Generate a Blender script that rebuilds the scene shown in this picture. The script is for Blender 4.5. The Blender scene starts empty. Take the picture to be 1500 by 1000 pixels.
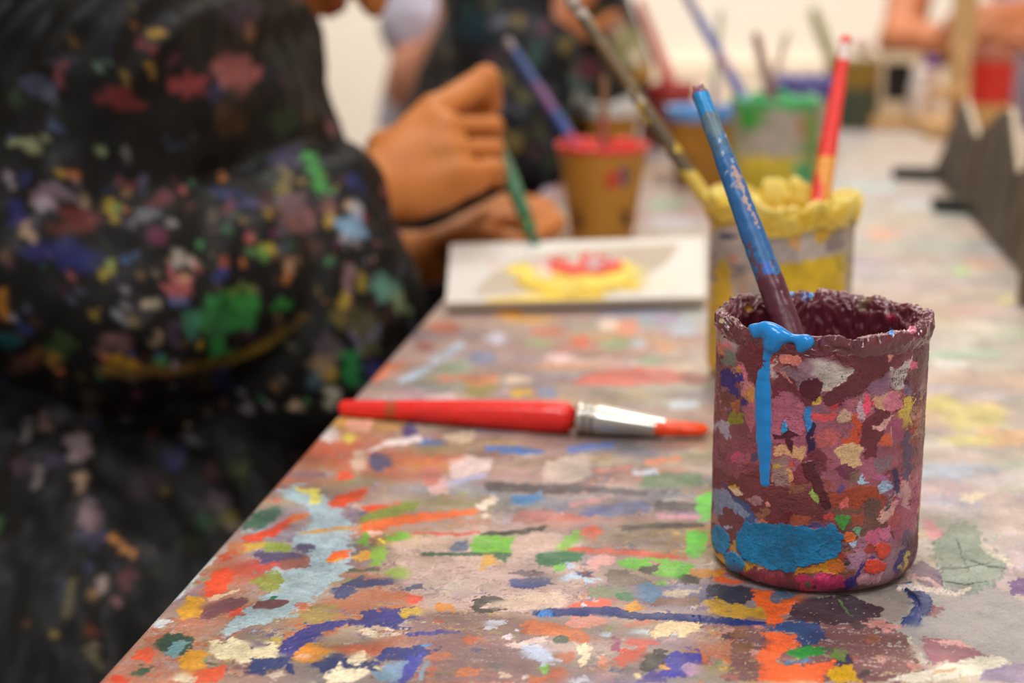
import bpy, math
import numpy as np
from mathutils import Vector

SC = bpy.context.scene
COL = SC.collection
RNG = np.random.default_rng(11)

# ------------------------------------------------------------------ camera
TZ = 0.74                      # height of the table top
CH = 0.216                     # camera above the table top
FPX = 2400.0                   # focal length in pixels of a 1500 wide frame
PITCH = math.radians(13.59)
CAMZ = TZ + CH
cp, sp = math.cos(PITCH), math.sin(PITCH)


def P(px, py, d):
    """world point seen at pixel (px,py) at axis depth d"""
    xc = (px - 750) / FPX * d
    yc = -(py - 500) / FPX * d
    return np.array([xc, d * cp + yc * sp, CAMZ + yc * cp - d * sp])


def T(px, py, z=0.0):
    """point of the table plane (raised by z) at pixel"""
    a = P(px, py, 1.0) - np.array([0, 0, CAMZ])
    k = (TZ + z - CAMZ) / a[2]
    return np.array([0, 0, CAMZ]) + a * k


def D(px, d, z=0.0):
    """point of the table plane with axis depth d at pixel column px"""
    yc = -((CH - z) - d * sp) / cp
    return P(px, 500 - yc / d * FPX, d)


def proj(p):
    """world points (N,3) -> pixel x, y"""
    p = np.asarray(p, dtype=float)
    y = p[:, 1]
    z = p[:, 2] - CAMZ
    d = y * cp - z * sp
    u = y * sp + z * cp
    return 750 + p[:, 0] / d * FPX, 500 - u / d * FPX


cam = bpy.data.cameras.new('camera')
cam.sensor_width = 36.0
cam.lens = FPX / 1500 * 36
cam.clip_start = 0.02
cam.dof.use_dof = True
cam.dof.focus_distance = 0.542
cam.dof.aperture_fstop = 6.7
camo = bpy.data.objects.new('camera', cam)
COL.objects.link(camo)
camo.location = (0, 0, CAMZ)
camo.rotation_euler = (math.radians(90) - PITCH, 0, 0)
SC.camera = camo


# ------------------------------------------------------------------ noise
def make_noise(n, alpha, seed, kmin=2.5):
    r = np.random.default_rng(seed)
    f = np.fft.fft2(r.standard_normal((n, n)))
    k = np.fft.fftfreq(n) * n
    kk = np.sqrt(k[:, None] ** 2 + k[None, :] ** 2)
    kk[0, 0] = 1
    f *= kk ** (-alpha) * (kk > kmin)
    a = np.real(np.fft.ifft2(f))
    return (a / a.std()).astype(np.float32)


NT = [make_noise(512, al, s) for s, al in enumerate((1.5, 1.5, 1.5, 1.0, 1.0, 2.0, 2.0, 0.6))]
NT += [make_noise(512, 1.9, 20 + s, 5.5) for s in range(3)]


def samp(k, x, y):
    """periodic bilinear sample; one unit = whole tile"""
    t = NT[k]
    n = t.shape[0]
    x = np.asarray(x) * n
    y = np.asarray(y) * n
    xi = np.floor(x).astype(np.int64)
    yi = np.floor(y).astype(np.int64)
    fx = (x - xi).astype(np.float32)
    fy = (y - yi).astype(np.float32)
    x0, x1, y0, y1 = xi % n, (xi + 1) % n, yi % n, (yi + 1) % n
    return (t[y0, x0] * (1 - fx) + t[y0, x1] * fx) * (1 - fy) + (t[y1, x0] * (1 - fx) + t[y1, x1] * fx) * fy


_perm = np.random.default_rng(5).permutation(256)
_g3 = np.random.default_rng(6).standard_normal((256, 3))
_g3 /= np.linalg.norm(_g3, axis=1)[:, None]


def perlin3(p):
    p = np.asarray(p, dtype=float)
    i = np.floor(p).astype(np.int64)
    f = p - i
    w = f * f * f * (f * (f * 6 - 15) + 10)
    out = 0
    for dx in (0, 1):
        for dy in (0, 1):
            for dz in (0, 1):
                h = _perm[(_perm[(_perm[(i[:, 0] + dx) & 255] + i[:, 1] + dy) & 255] + i[:, 2] + dz) & 255]
                g = _g3[h]
                dd = g[:, 0] * (f[:, 0] - dx) + g[:, 1] * (f[:, 1] - dy) + g[:, 2] * (f[:, 2] - dz)
                ww = ((w[:, 0] if dx else 1 - w[:, 0]) * (w[:, 1] if dy else 1 - w[:, 1]) * (w[:, 2] if dz else 1 - w[:, 2]))
                out = out + dd * ww
    return out * 1.6


def fbm3(p, o=4):
    p = np.asarray(p, dtype=float)
    a, s, t = 1.0, 0.0, 0.0
    for k in range(o):
        s = s + a * perlin3(p * (2.03 ** k) + 17.3 * k)
        t += a
        a *= 0.55
    return s / t


# ------------------------------------------------------------------ paint
def lin(c):
    c = np.clip(np.asarray(c, dtype=np.float64), 0, 1)
    return np.where(c <= 0.04045, c / 12.92, ((c + 0.055) / 1.055) ** 2.4)


def c255(c):
    return np.array(c, dtype=np.float32) / 255.0


class Paint:
    """colour and relief of a surface, worked out per mesh vertex; X, Y is the chart shapes are drawn in, s a
    metric chart (m) the noise is taken from"""

    def __init__(self, X, Y, S1, S2, base, live=None):
        self.X, self.Y = np.asarray(X, np.float32), np.asarray(Y, np.float32)
        self.S1, self.S2 = np.asarray(S1, np.float32), np.asarray(S2, np.float32)
        n = len(self.X)
        self.col = np.tile(c255(base), (n, 1)).astype(np.float32)
        self.h = np.zeros(n, np.float32)
        self.live = np.ones(n, bool) if live is None else live
        a, b = self.S1, self.S2
        self.w = [(samp(8 + k, a / .05 + .13 * k, b / .05 + .29 * k) + .22 * samp(3 + k % 2, a / .021 + .4 * k, b / .021 + .7),
                   samp(8 + (k + 1) % 3, a / .05 + .57 * k, b / .05 + .11 * k) + .22 * samp(4 - k % 2, a / .021 + .9, b / .021 + .3 * k)) for k in range(3)]
        self.fine = samp(7, a / .11, b / .11) * .5 + samp(3, a / .05, b / .05) * .5
        self.streak = samp(3, a / .16, b / .022)
        self.lf = samp(5, a / .12, b / .12)
        self.k = 0
        self.feather = samp(7, a / .055, b / .009) * .6 + samp(3, a / .03 + .5, b / .006) * .6
        self.fine2 = samp(7, a / .045 + .3, b / .045 + .6)

    def poly(self, pts, col, warp=2.2, wy=None, h=.00012, dry=0.0, var=.05, mix=1.0, metric=False):
        self.k += 1
        pts = np.asarray(pts, np.float32)
        X, Y = (self.S1, self.S2) if metric else (self.X, self.Y)
        wy = warp * .6 if wy is None else wy
        m = 2.6
        x0, y0 = pts.min(0)
        x1, y1 = pts.max(0)
        idx = np.flatnonzero((X > x0 - m * warp) & (X < x1 + m * warp) & (Y > y0 - m * wy) & (Y < y1 + m * wy) & self.live)
        if not len(idx):
            return
        n1, n2 = self.w[self.k % 3]
        fe = self.feather[idx] * .26
        x = X[idx] + warp * (n1[idx] + fe)
        y = Y[idx] + wy * (n2[idx] + fe * .5)
        ins = np.zeros(len(idx), bool)
        px, py = pts[-1]
        for qx, qy in pts:
            if qy != py:
                ins ^= ((y < qy) != (y < py)) & (x < (px - qx) * (y - qy) / (py - qy) + qx)
            px, py = qx, qy
        if dry > 0:
            ins &= (self.fine[idx] * .6 + self.streak[idx] * .6) > (dry * 3 - 2.3)
        ins &= self.fine2[idx] < 2.0
        idx = idx[ins]
        if not len(idx):
            return
        mix = mix * np.clip(.93 + .10 * self.feather[idx], .6, 1)[:, None]
        c = c255(col)[None] * (1 + var * self.lf[idx][:, None] + var * .8 * self.fine[idx][:, None])
        self.col[idx] = self.col[idx] * (1 - mix) + c * mix
        self.h[idx] = self.h[idx] * .6 + h * (.8 + .25 * self.lf[idx])

    def blend(self, rad, thr, seed=0, soft=.35):
        """wet paint worked into its neighbours in patches; needs self.grid = (rows, cols, row step, col step)"""
        if not hasattr(self, 'grid'):
            return
        nr, nc, sr, sc = self.grid
        img = self.col.reshape(nr, nc, 3)
        for _ in range(2):
            for ax, st in ((0, sr), (1, sc)):
                k = max(1, int(rad / st * (1.0 if ax == 0 else 1.5)))
                pad = [(0, 0)] * 3
                pad[ax] = (k + 1, k)
                c = np.cumsum(np.pad(img, pad, mode='edge'), axis=ax, dtype=np.float64)
                n = img.shape[ax]
                hi = np.take(c, np.arange(2 * k + 1, 2 * k + 1 + n), axis=ax)
                lo = np.take(c, np.arange(0, n), axis=ax)
                img = ((hi - lo) / (2 * k + 1)).astype(np.float32)
        m = samp(seed % 3, self.S1 / .14 + .31 * seed, self.S2 / .10 + .17 * seed) + .25 * self.feather
        m = np.clip((m - thr) / soft, 0, 1)[:, None]
        self.col = self.col * (1 - m) + img.reshape(-1, 3) * m

    def finish(self, film, amt=.10, grain=.05, specks=True, gam=1.0):
        c = np.clip(self.col, 0, 1) ** gam
        c *= (1 + grain * self.feather + grain * .7 * self.fine)[:, None]
        if specks:
            m = self.fine2 > 2.45
            c[m] = c[m] * .4 + c255((214, 196, 180)) * .6
            m = samp(7, self.S1 / .05 + .11, self.S2 / .05 + .77) > 2.5
            c[m] = c[m] * .5 + c255((64, 50, 52)) * .5
        a = np.clip(amt + amt * .7 * self.lf + amt * .5 * self.streak, 0, .5)[:, None]
        self.col = np.clip(c * (1 - a) + c255(film)[None] * a, 0, 1)

    def blob(self, x, y, rx, ry, col, rot=0, n=12, seed=None, **k):
        r = np.random.default_rng(int(abs(x) * 7919 + abs(y) * 104729 + rx * 31) % (2 ** 31) if seed is None else seed)
        t = np.linspace(0, 2 * np.pi, n, endpoint=False)
        rr = 1 + .14 * r.standard_normal(n)
        a, b = rx * rr * np.cos(t), ry * rr * np.sin(t)
        c, s = math.cos(rot), math.sin(rot)
        self.poly(np.stack([x + a * c - b * s, y + a * s + b * c], 1), col, **k)

    def stroke(self, pts, wd, col, taper=.5, **k):
        k['warp'] = min(k.get('warp', 2.2), .11 * wd + .45)
        p = np.asarray(pts, float)
        d = np.gradient(p, axis=0) if len(p) > 2 else np.tile(p[1] - p[0], (2, 1))
        nn = np.stack([-d[:, 1], d[:, 0]], 1)
        nn /= np.linalg.norm(nn, axis=1)[:, None] + 1e-9
        w = np.full(len(p), wd / 2.0)
        w[-1] *= taper
        w[0] *= .5 + taper / 2
        self.poly(np.concatenate([p + nn * w[:, None], (p - nn * w[:, None])[::-1]]), col, **k)


# ------------------------------------------------------------------ mesh helpers
def mesh_from(name, v, q, col=None, smooth=True):
    v = np.ascontiguousarray(v, np.float32)
    q = np.ascontiguousarray(q, np.int32)
    me = bpy.data.meshes.new(name)
    k = q.shape[1]
    me.vertices.add(len(v))
    me.vertices.foreach_set('co', v.ravel())
    me.loops.add(q.size)
    me.loops.foreach_set('vertex_index', q.ravel())
    me.polygons.add(len(q))
    me.polygons.foreach_set('loop_start', np.arange(0, q.size, k, dtype=np.int32))
    me.update(calc_edges=True)
    if smooth:
        me.polygons.foreach_set('use_smooth', np.ones(len(q), bool))
    if col is not None:
        set_col(me, col)
    me.validate()
    return me


def set_col(me, col):
    a = me.color_attributes.new('Col', 'FLOAT_COLOR', 'POINT')
    c = np.ones((len(me.vertices), 4), np.float32)
    c[:, :3] = lin(col)
    a.data.foreach_set('color', c.ravel())


def grid_quads(nr, nc, wrap_c=False, off=0):
    r = np.arange(nr - 1)[:, None]
    c = np.arange(nc if wrap_c else nc - 1)[None]
    c2 = (c + 1) % nc
    a = r * nc + c
    b = r * nc + c2
    d = (r + 1) * nc + c
    e = (r + 1) * nc + c2
    return np.stack([a, b, e, d], -1).reshape(-1, 4) + off


def link(name, me, mat=None, parent=None):
    o = bpy.data.objects.new(name, me)
    COL.objects.link(o)
    if mat is not None and me is not None and len(me.materials) == 0:
        me.materials.append(mat)
    if parent is not None:
        o.parent = parent
        o.matrix_parent_inverse = MW(parent).inverted()
    return o


def MW(o):
    from mathutils import Matrix
    m = Matrix.LocRotScale(o.location, o.rotation_euler, o.scale)
    if o.parent:
        m = MW(o.parent) @ o.matrix_parent_inverse @ m
    return m


def tag(o, label=None, cat=None, group=None, kind=None):
    if label:
        o['label'] = label
    if cat:
        o['category'] = cat
    if group:
        o['group'] = group
    if kind:
        o['kind'] = kind
    return o


def empty(name, loc):
    o = bpy.data.objects.new(name, None)
    COL.objects.link(o)
    o.location = loc
    o.empty_display_size = .02
    return o


class MB:
    """collects quads/ngons for one mesh"""

    def __init__(self):
        self.v, self.f, self.c = [], [], []

    def add(self, vs, fs, col=None):
        o = len(self.v)
        self.v += [tuple(map(float, x)) for x in vs]
        self.f += [[i + o for i in f] for f in fs]
        self.c += [col or (128, 128, 128)] * len(vs)

    def box(self, c, s, rot=None, col=None):
        vs = []
        for z in (-1, 1):
            for y in (-1, 1):
                for x in (-1, 1):
                    vs.append(np.array([x * s[0] / 2, y * s[1] / 2, z * s[2] / 2]))
        if rot is not None:
            vs = [rot @ p for p in vs]
        vs = [p + np.asarray(c) for p in vs]
        self.add(vs, [[0, 2, 3, 1], [4, 5, 7, 6], [0, 1, 5, 4], [2, 6, 7, 3], [0, 4, 6, 2], [1, 3, 7, 5]], col)

    def prism(self, outline, origin, ex, ey, ez, th, col=None):
        ex, ey, ez = map(np.asarray, (ex, ey, ez))
        n = len(outline)
        vs = [origin + ex * a + ey * b + ez * s for s in (0, th) for a, b in outline]
        fs = [list(range(n))[::-1], list(range(n, 2 * n))] + [[i, (i + 1) % n, n + (i + 1) % n, n + i] for i in range(n)]
        self.add(vs, fs, col)

    def build(self, name, mat, parent=None, bevel=0, smooth=False):
        me = bpy.data.meshes.new(name)
        me.from_pydata(self.v, [], self.f)
        me.update()
        import bmesh
        bm = bmesh.new()
        bm.from_mesh(me)
        bmesh.ops.recalc_face_normals(bm, faces=bm.faces)
        bm.to_mesh(me)
        bm.free()
        set_col(me, np.array(self.c, np.float32) / 255)
        if smooth:
            for p in me.polygons:
                p.use_smooth = True
        o = link(name, me, mat, parent)
        if bevel:
            md = o.modifiers.new('bevel', 'BEVEL')
            md.width = bevel
            md.segments = 2
            md.limit_method = 'ANGLE'
        return o


def frame_of(d):
    d = np.asarray(d, float)
    d = d / np.linalg.norm(d)
    a = np.array([0, 0, 1.0]) if abs(d[2]) < .9 else np.array([1.0, 0, 0])
    x = np.cross(a, d)
    x /= np.linalg.norm(x)
    return x, np.cross(d, x), d


def tube(path, radii, seg=24, cap=True):
    """swept tube -> (verts, quads as list, t per vertex, angle per vertex)"""
    path = np.asarray(path, float)
    n = len(path)
    d = np.gradient(path, axis=0)
    x, y, _ = frame_of(d[0])
    V, TT, AA = [], [], []
    L = np.concatenate([[0], np.cumsum(np.linalg.norm(np.diff(path, axis=0), axis=1))])
    for i in range(n):
        dd = d[i] / np.linalg.norm(d[i])
        x = x - dd * np.dot(x, dd)
        x /= np.linalg.norm(x)
        y = np.cross(dd, x)
        for k in range(seg):
            a = 2 * math.pi * k / seg
            V.append(path[i] + radii[i] * (math.cos(a) * x + math.sin(a) * y))
            TT.append(L[i])
            AA.append(a)
    q = grid_quads(n, seg, True)
    return np.array(V), q, np.array(TT), np.array(AA)


# ------------------------------------------------------------------ signed-distance bodies
class SDF:
    def __init__(self, lo, hi, res):
        self.lo = np.asarray(lo, float)
        self.res = res
        self.n = np.ceil((np.asarray(hi, float) - self.lo) / res).astype(int) + 1
        self.f = np.full(self.n, .2, np.float32)

    def _win(self, lo, hi):
        a = np.clip(np.floor((lo - self.lo) / self.res).astype(int), 0, self.n - 1)
        b = np.clip(np.ceil((hi - self.lo) / self.res).astype(int) + 1, 1, self.n)
        if np.any(b <= a):
            return None
        ax = [self.lo[i] + self.res * np.arange(a[i], b[i]) for i in range(3)]
        return tuple(slice(a[i], b[i]) for i in range(3)), ax

    def _merge(self, sl, d, k, sub=False):
        g = self.f[sl]
        if sub:
            d = -d
            h = np.clip(.5 - .5 * (g - d) / k, 0, 1)
            self.f[sl] = g * (1 - h) + d * h + k * h * (1 - h)
        else:
            h = np.clip(.5 + .5 * (d - g) / k, 0, 1)
            self.f[sl] = d * (1 - h) + g * h - k * h * (1 - h)

    def cap(self, a, b, ra, rb=None, k=.01):
        rb = ra if rb is None else rb
        a, b = np.asarray(a, float), np.asarray(b, float)
        pad = max(ra, rb) + k + 4 * self.res
        w = self._win(np.minimum(a, b) - pad, np.maximum(a, b) + pad)
        if w is None:
            return
        sl, (x, y, z) = w
        X, Y, Z = x[:, None, None] - a[0], y[None, :, None] - a[1], z[None, None, :] - a[2]
        d = b - a
        L2 = float(d @ d) + 1e-12
        t = np.clip((X * d[0] + Y * d[1] + Z * d[2]) / L2, 0, 1)
        r = ra + (rb - ra) * t
        dist = np.sqrt((X - t * d[0]) ** 2 + (Y - t * d[1]) ** 2 + (Z - t * d[2]) ** 2) - r
        self._merge(sl, dist.astype(np.float32), k)

    def chain(self, pts, rad, k=.006):
        for i in range(len(pts) - 1):
            self.cap(pts[i], pts[i + 1], rad[i], rad[i + 1], k)

    def ell(self, c, r, axes=None, k=.01, sub=False):
        c, r = np.asarray(c, float), np.asarray(r, float)
        A = np.eye(3) if axes is None else np.asarray(axes, float)
        pad = r.max() + k + 4 * self.res
        w = self._win(c - pad, c + pad)
        if w is None:
            return
        sl, (x, y, z) = w
        X, Y, Z = x[:, None, None] - c[0], y[None, :, None] - c[1], z[None, None, :] - c[2]
        s0 = s1 = 0
        for i in range(3):
            q = X * A[i][0] + Y * A[i][1] + Z * A[i][2]
            s0 = s0 + (q / r[i]) ** 2
            s1 = s1 + (q / r[i] ** 2) ** 2
        k0, k1 = np.sqrt(s0), np.sqrt(s1) + 1e-9
        self._merge(sl, (k0 * (k0 - 1) / k1).astype(np.float32), k, sub)

    def mesh(self):
        f = self.f.copy()
        f[[0, -1]] = .2
        f[:, [0, -1]] = .2
        f[:, :, [0, -1]] = .2
        s = f < 0
        n = np.array(f.shape)
        c = np.zeros(n - 1, np.int8)
        for dx in (0, 1):
            for dy in (0, 1):
                for dz in (0, 1):
                    c += s[dx:n[0] - 1 + dx, dy:n[1] - 1 + dy, dz:n[2] - 1 + dz]
        act = (c > 0) & (c < 8)
        ci = np.argwhere(act)
        ids = np.full(act.shape, -1, np.int64)
        ids[act] = np.arange(len(ci))
        acc = np.zeros((len(ci), 3))
        cnt = np.zeros(len(ci))
        cor = [(a, b, d) for a in (0, 1) for b in (0, 1) for d in (0, 1)]
        for p in cor:
            for ax in range(3):
                if p[ax]:
                    continue
                q = list(p)
                q[ax] = 1
                fa = f[ci[:, 0] + p[0], ci[:, 1] + p[1], ci[:, 2] + p[2]]
                fb = f[ci[:, 0] + q[0], ci[:, 1] + q[1], ci[:, 2] + q[2]]
                m = (fa < 0) != (fb < 0)
                t = np.where(m, fa / np.where(m, fa - fb, 1), 0)
                pt = np.tile(np.array(p, float), (len(ci), 1))
                pt[:, ax] = t
                acc[m] += pt[m]
                cnt[m] += 1
        v = self.lo + (ci + acc / cnt[:, None]) * self.res
        quads = []
        for ax in range(3):
            b, d = [(1, 2), (2, 0), (0, 1)][ax]
            sa = [slice(None)] * 3
            sb = [slice(None)] * 3
            sa[ax] = slice(0, -1)
            sb[ax] = slice(1, None)
            ed = np.argwhere(s[tuple(sa)] != s[tuple(sb)])
            ed = ed[(ed[:, b] > 0) & (ed[:, d] > 0) & (ed[:, b] < n[b] - 1) & (ed[:, d] < n[d] - 1)]
            if not len(ed):
                continue
            ins = s[ed[:, 0], ed[:, 1], ed[:, 2]]

            def cid(ob, od):
                e = ed.copy()
                e[:, b] += ob
                e[:, d] += od
                return ids[e[:, 0], e[:, 1], e[:, 2]]
            q = np.stack([cid(-1, -1), cid(0, -1), cid(0, 0), cid(-1, 0)], 1)
            q[~ins] = q[~ins][:, ::-1]
            quads.append(q)
        return v, np.concatenate(quads)


def vnormals(v, q):
    n = np.cross(v[q[:, 2]] - v[q[:, 0]], v[q[:, 3]] - v[q[:, 1]])
    out = np.zeros_like(v)
    for i in range(4):
        np.add.at(out, q[:, i], n)
    return out / (np.linalg.norm(out, axis=1)[:, None] + 1e-12)


def relax(v, q, it=2, lam=.5):
    for _ in range(it):
        acc = np.zeros_like(v)
        cnt = np.zeros(len(v))
        for i in range(4):
            np.add.at(acc, q[:, i], v[q[:, (i + 1) % 4]] + v[q[:, (i - 1) % 4]])
            np.add.at(cnt, q[:, i], 2)
        v = v + lam * (acc / cnt[:, None] - v)
    return v


# ------------------------------------------------------------------ materials
def mat_attr(name, rough=.45, spec=.5, bump=.15, scale=900, coat=0, sss=0, metallic=0, rvar=.12, cvar=.06, sheen=0):
    """procedural material: painted colour attribute broken up by noise, noise roughness and bump"""
    m = bpy.data.materials.new(name)
    m.use_nodes = True
    nt = m.node_tree
    b = nt.nodes['Principled BSDF']
    at = nt.nodes.new('ShaderNodeAttribute')
    at.attribute_name = 'Col'
    tc = nt.nodes.new('ShaderNodeTexCoord')
    no = nt.nodes.new('ShaderNodeTexNoise')
    no.inputs['Scale'].default_value = scale
    no.inputs['Detail'].default_value = 4
    nt.links.new(tc.outputs['Object'], no.inputs['Vector'])
    mr = nt.nodes.new('ShaderNodeMapRange')
    mr.inputs['To Min'].default_value = 1 - cvar
    mr.inputs['To Max'].default_value = 1 + cvar
    nt.links.new(no.outputs['Fac'], mr.inputs['Value'])
    mx = nt.nodes.new('ShaderNodeVectorMath')
    mx.operation = 'SCALE'
    nt.links.new(at.outputs['Color'], mx.inputs[0])
    nt.links.new(mr.outputs['Result'], mx.inputs['Scale'])
    nt.links.new(mx.outputs['Vector'], b.inputs['Base Color'])
    n2 = nt.nodes.new('ShaderNodeTexNoise')
    n2.inputs['Scale'].default_value = scale * .16
    n2.inputs['Detail'].default_value = 3
    nt.links.new(tc.outputs['Object'], n2.inputs['Vector'])
    m2 = nt.nodes.new('ShaderNodeMapRange')
    m2.inputs['From Min'].default_value = .3
    m2.inputs['From Max'].default_value = .7
    m2.inputs['To Min'].default_value = max(.02, rough - rvar)
    m2.inputs['To Max'].default_value = min(1, rough + rvar)
    nt.links.new(n2.outputs['Fac'], m2.inputs['Value'])
    nt.links.new(m2.outputs['Result'], b.inputs['Roughness'])
    b.inputs['Specular IOR Level'].default_value = spec
    b.inputs['Metallic'].default_value = metallic
    b.inputs['Coat Weight'].default_value = coat
    b.inputs['Coat Roughness'].default_value = .15
    if sss:
        b.inputs['Subsurface Weight'].default_value = sss
        b.inputs['Subsurface Radius'].default_value = (.006, .002, .001)
        b.inputs['Subsurface Scale'].default_value = 1.0
    if sheen:
        b.inputs['Sheen Weight'].default_value = sheen
    if bump:
        bp = nt.nodes.new('ShaderNodeBump')
        bp.inputs['Strength'].default_value = bump
        bp.inputs['Distance'].default_value = .0006
        nt.links.new(no.outputs['Fac'], bp.inputs['Height'])
        nt.links.new(bp.outputs['Normal'], b.inputs['Normal'])
    return m


def mat_plain(name, rgb, rough=.6, scale=12, cvar=.05, spec=.4, metallic=0, bump=.0):
    """procedural material: one colour with noise mottling"""
    m = bpy.data.materials.new(name)
    m.use_nodes = True
    nt = m.node_tree
    b = nt.nodes['Principled BSDF']
    tc = nt.nodes.new('ShaderNodeTexCoord')
    no = nt.nodes.new('ShaderNodeTexNoise')
    no.inputs['Scale'].default_value = scale
    no.inputs['Detail'].default_value = 5
    nt.links.new(tc.outputs['Object'], no.inputs['Vector'])
    cr = nt.nodes.new('ShaderNodeValToRGB')
    c = lin(c255(rgb))
    cr.color_ramp.elements[0].position = .3
    cr.color_ramp.elements[1].position = .7
    cr.color_ramp.elements[0].color = (*(c * (1 - cvar * 2)), 1)
    cr.color_ramp.elements[1].color = (*np.clip(c * (1 + cvar * 2), 0, 1), 1)
    nt.links.new(no.outputs['Fac'], cr.inputs['Fac'])
    nt.links.new(cr.outputs['Color'], b.inputs['Base Color'])
    b.inputs['Roughness'].default_value = rough
    b.inputs['Specular IOR Level'].default_value = spec
    b.inputs['Metallic'].default_value = metallic
    if bump:
        bp = nt.nodes.new('ShaderNodeBump')
        bp.inputs['Strength'].default_value = bump
        nt.links.new(no.outputs['Fac'], bp.inputs['Height'])
        nt.links.new(bp.outputs['Normal'], b.inputs['Normal'])
    return m


M_TABLE = mat_attr('table_paint', rough=.40, spec=.32, bump=.08, scale=700)
M_JAR = mat_attr('jar_paint', rough=.36, spec=.45, bump=.1, scale=900)
M_WET = mat_attr('thick_glossy_paint', rough=.24, spec=.6, bump=.12, scale=500, rvar=.1, cvar=.1, coat=.5)
M_GLOSS = mat_attr('glossy_fresh_paint', rough=.22, spec=.5, bump=0, scale=300, rvar=.05, cvar=.03)
M_WOOD = mat_attr('painted_wood', rough=.4, spec=.4, bump=.2, scale=500)
M_LACQ = mat_attr('red_lacquer', rough=.3, spec=.5, bump=0, scale=200, cvar=.03)
M_METAL = mat_attr('ferrule_metal', rough=.22, spec=.5, bump=0, scale=200, metallic=1, rvar=.06, cvar=.03)
M_CLOTH = mat_attr('smock_cloth', rough=.55, spec=.2, bump=.3, scale=500, rvar=.15)
M_CLOTH2 = mat_attr('shirt_cloth', rough=.8, spec=.2, bump=.2, scale=400)
M_SKIN = mat_attr('skin', rough=.5, spec=.35, bump=.12, scale=900, sss=.15, cvar=.03)
M_HAIR = mat_attr('hair', rough=.45, spec=.4, bump=.3, scale=250)
M_CARD = mat_attr('card', rough=.7, spec=.3, bump=.1, scale=300)
# ================================================================== table
tA, tB = T(490, 620), T(150, 1000)
EV = (tA - tB)
EV[2] = 0
EV /= np.linalg.norm(EV)
EU = np.array([EV[1], -EV[0], 0])
TO = tB.copy()                                  # origin of the table's own axes, on its left edge


def uv_of(p):
    q = np.asarray(p) - TO
    return q @ EU, q @ EV


def tab(u, v, z=0.0):
    return TO + EU * u + EV * v + np.array([0, 0, z])


V0 = -.035
VMID = uv_of(T(900, 545))[1]
VEND = uv_of(T(1310, 187))[1]
UMAX = .74

PAL_L = [(150, 132, 136), (190, 168, 164), (170, 112, 88), (206, 104, 56), (150, 140, 82), (120, 108, 116), (96, 92, 104), (176, 160, 160), (140, 150, 166), (122, 116, 150), (66, 70, 116),
         (165, 188, 205), (96, 150, 84), (224, 208, 182), (196, 74, 58), (214, 164, 60), (118, 84, 76), (150, 112, 116),
         (176, 150, 142), (186, 160, 150), (140, 112, 110), (205, 130, 96), (92, 96, 140), (206, 182, 172)]
PAL_R = [(196, 186, 178), (186, 180, 176), (206, 196, 182), (180, 184, 190), (200, 182, 174), (176, 184, 172), (214, 206, 196),
         (190, 178, 184), (206, 190, 166), (198, 192, 188), (192, 186, 182), (204, 176, 168), (208, 186, 140), (168, 176, 196)]
PAL_F = [(176, 150, 142), (196, 158, 140), (200, 120, 96), (156, 146, 150), (136, 136, 160), (184, 178, 186), (150, 160, 130),
         (206, 190, 176), (190, 150, 110), (168, 190, 205), (170, 130, 130), (205, 164, 90), (130, 116, 116), (150, 176, 150)]


def crop(ox, oy, s):
    return lambda *pts: [(ox + x / s, oy + y / s) for x, y in pts]


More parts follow.
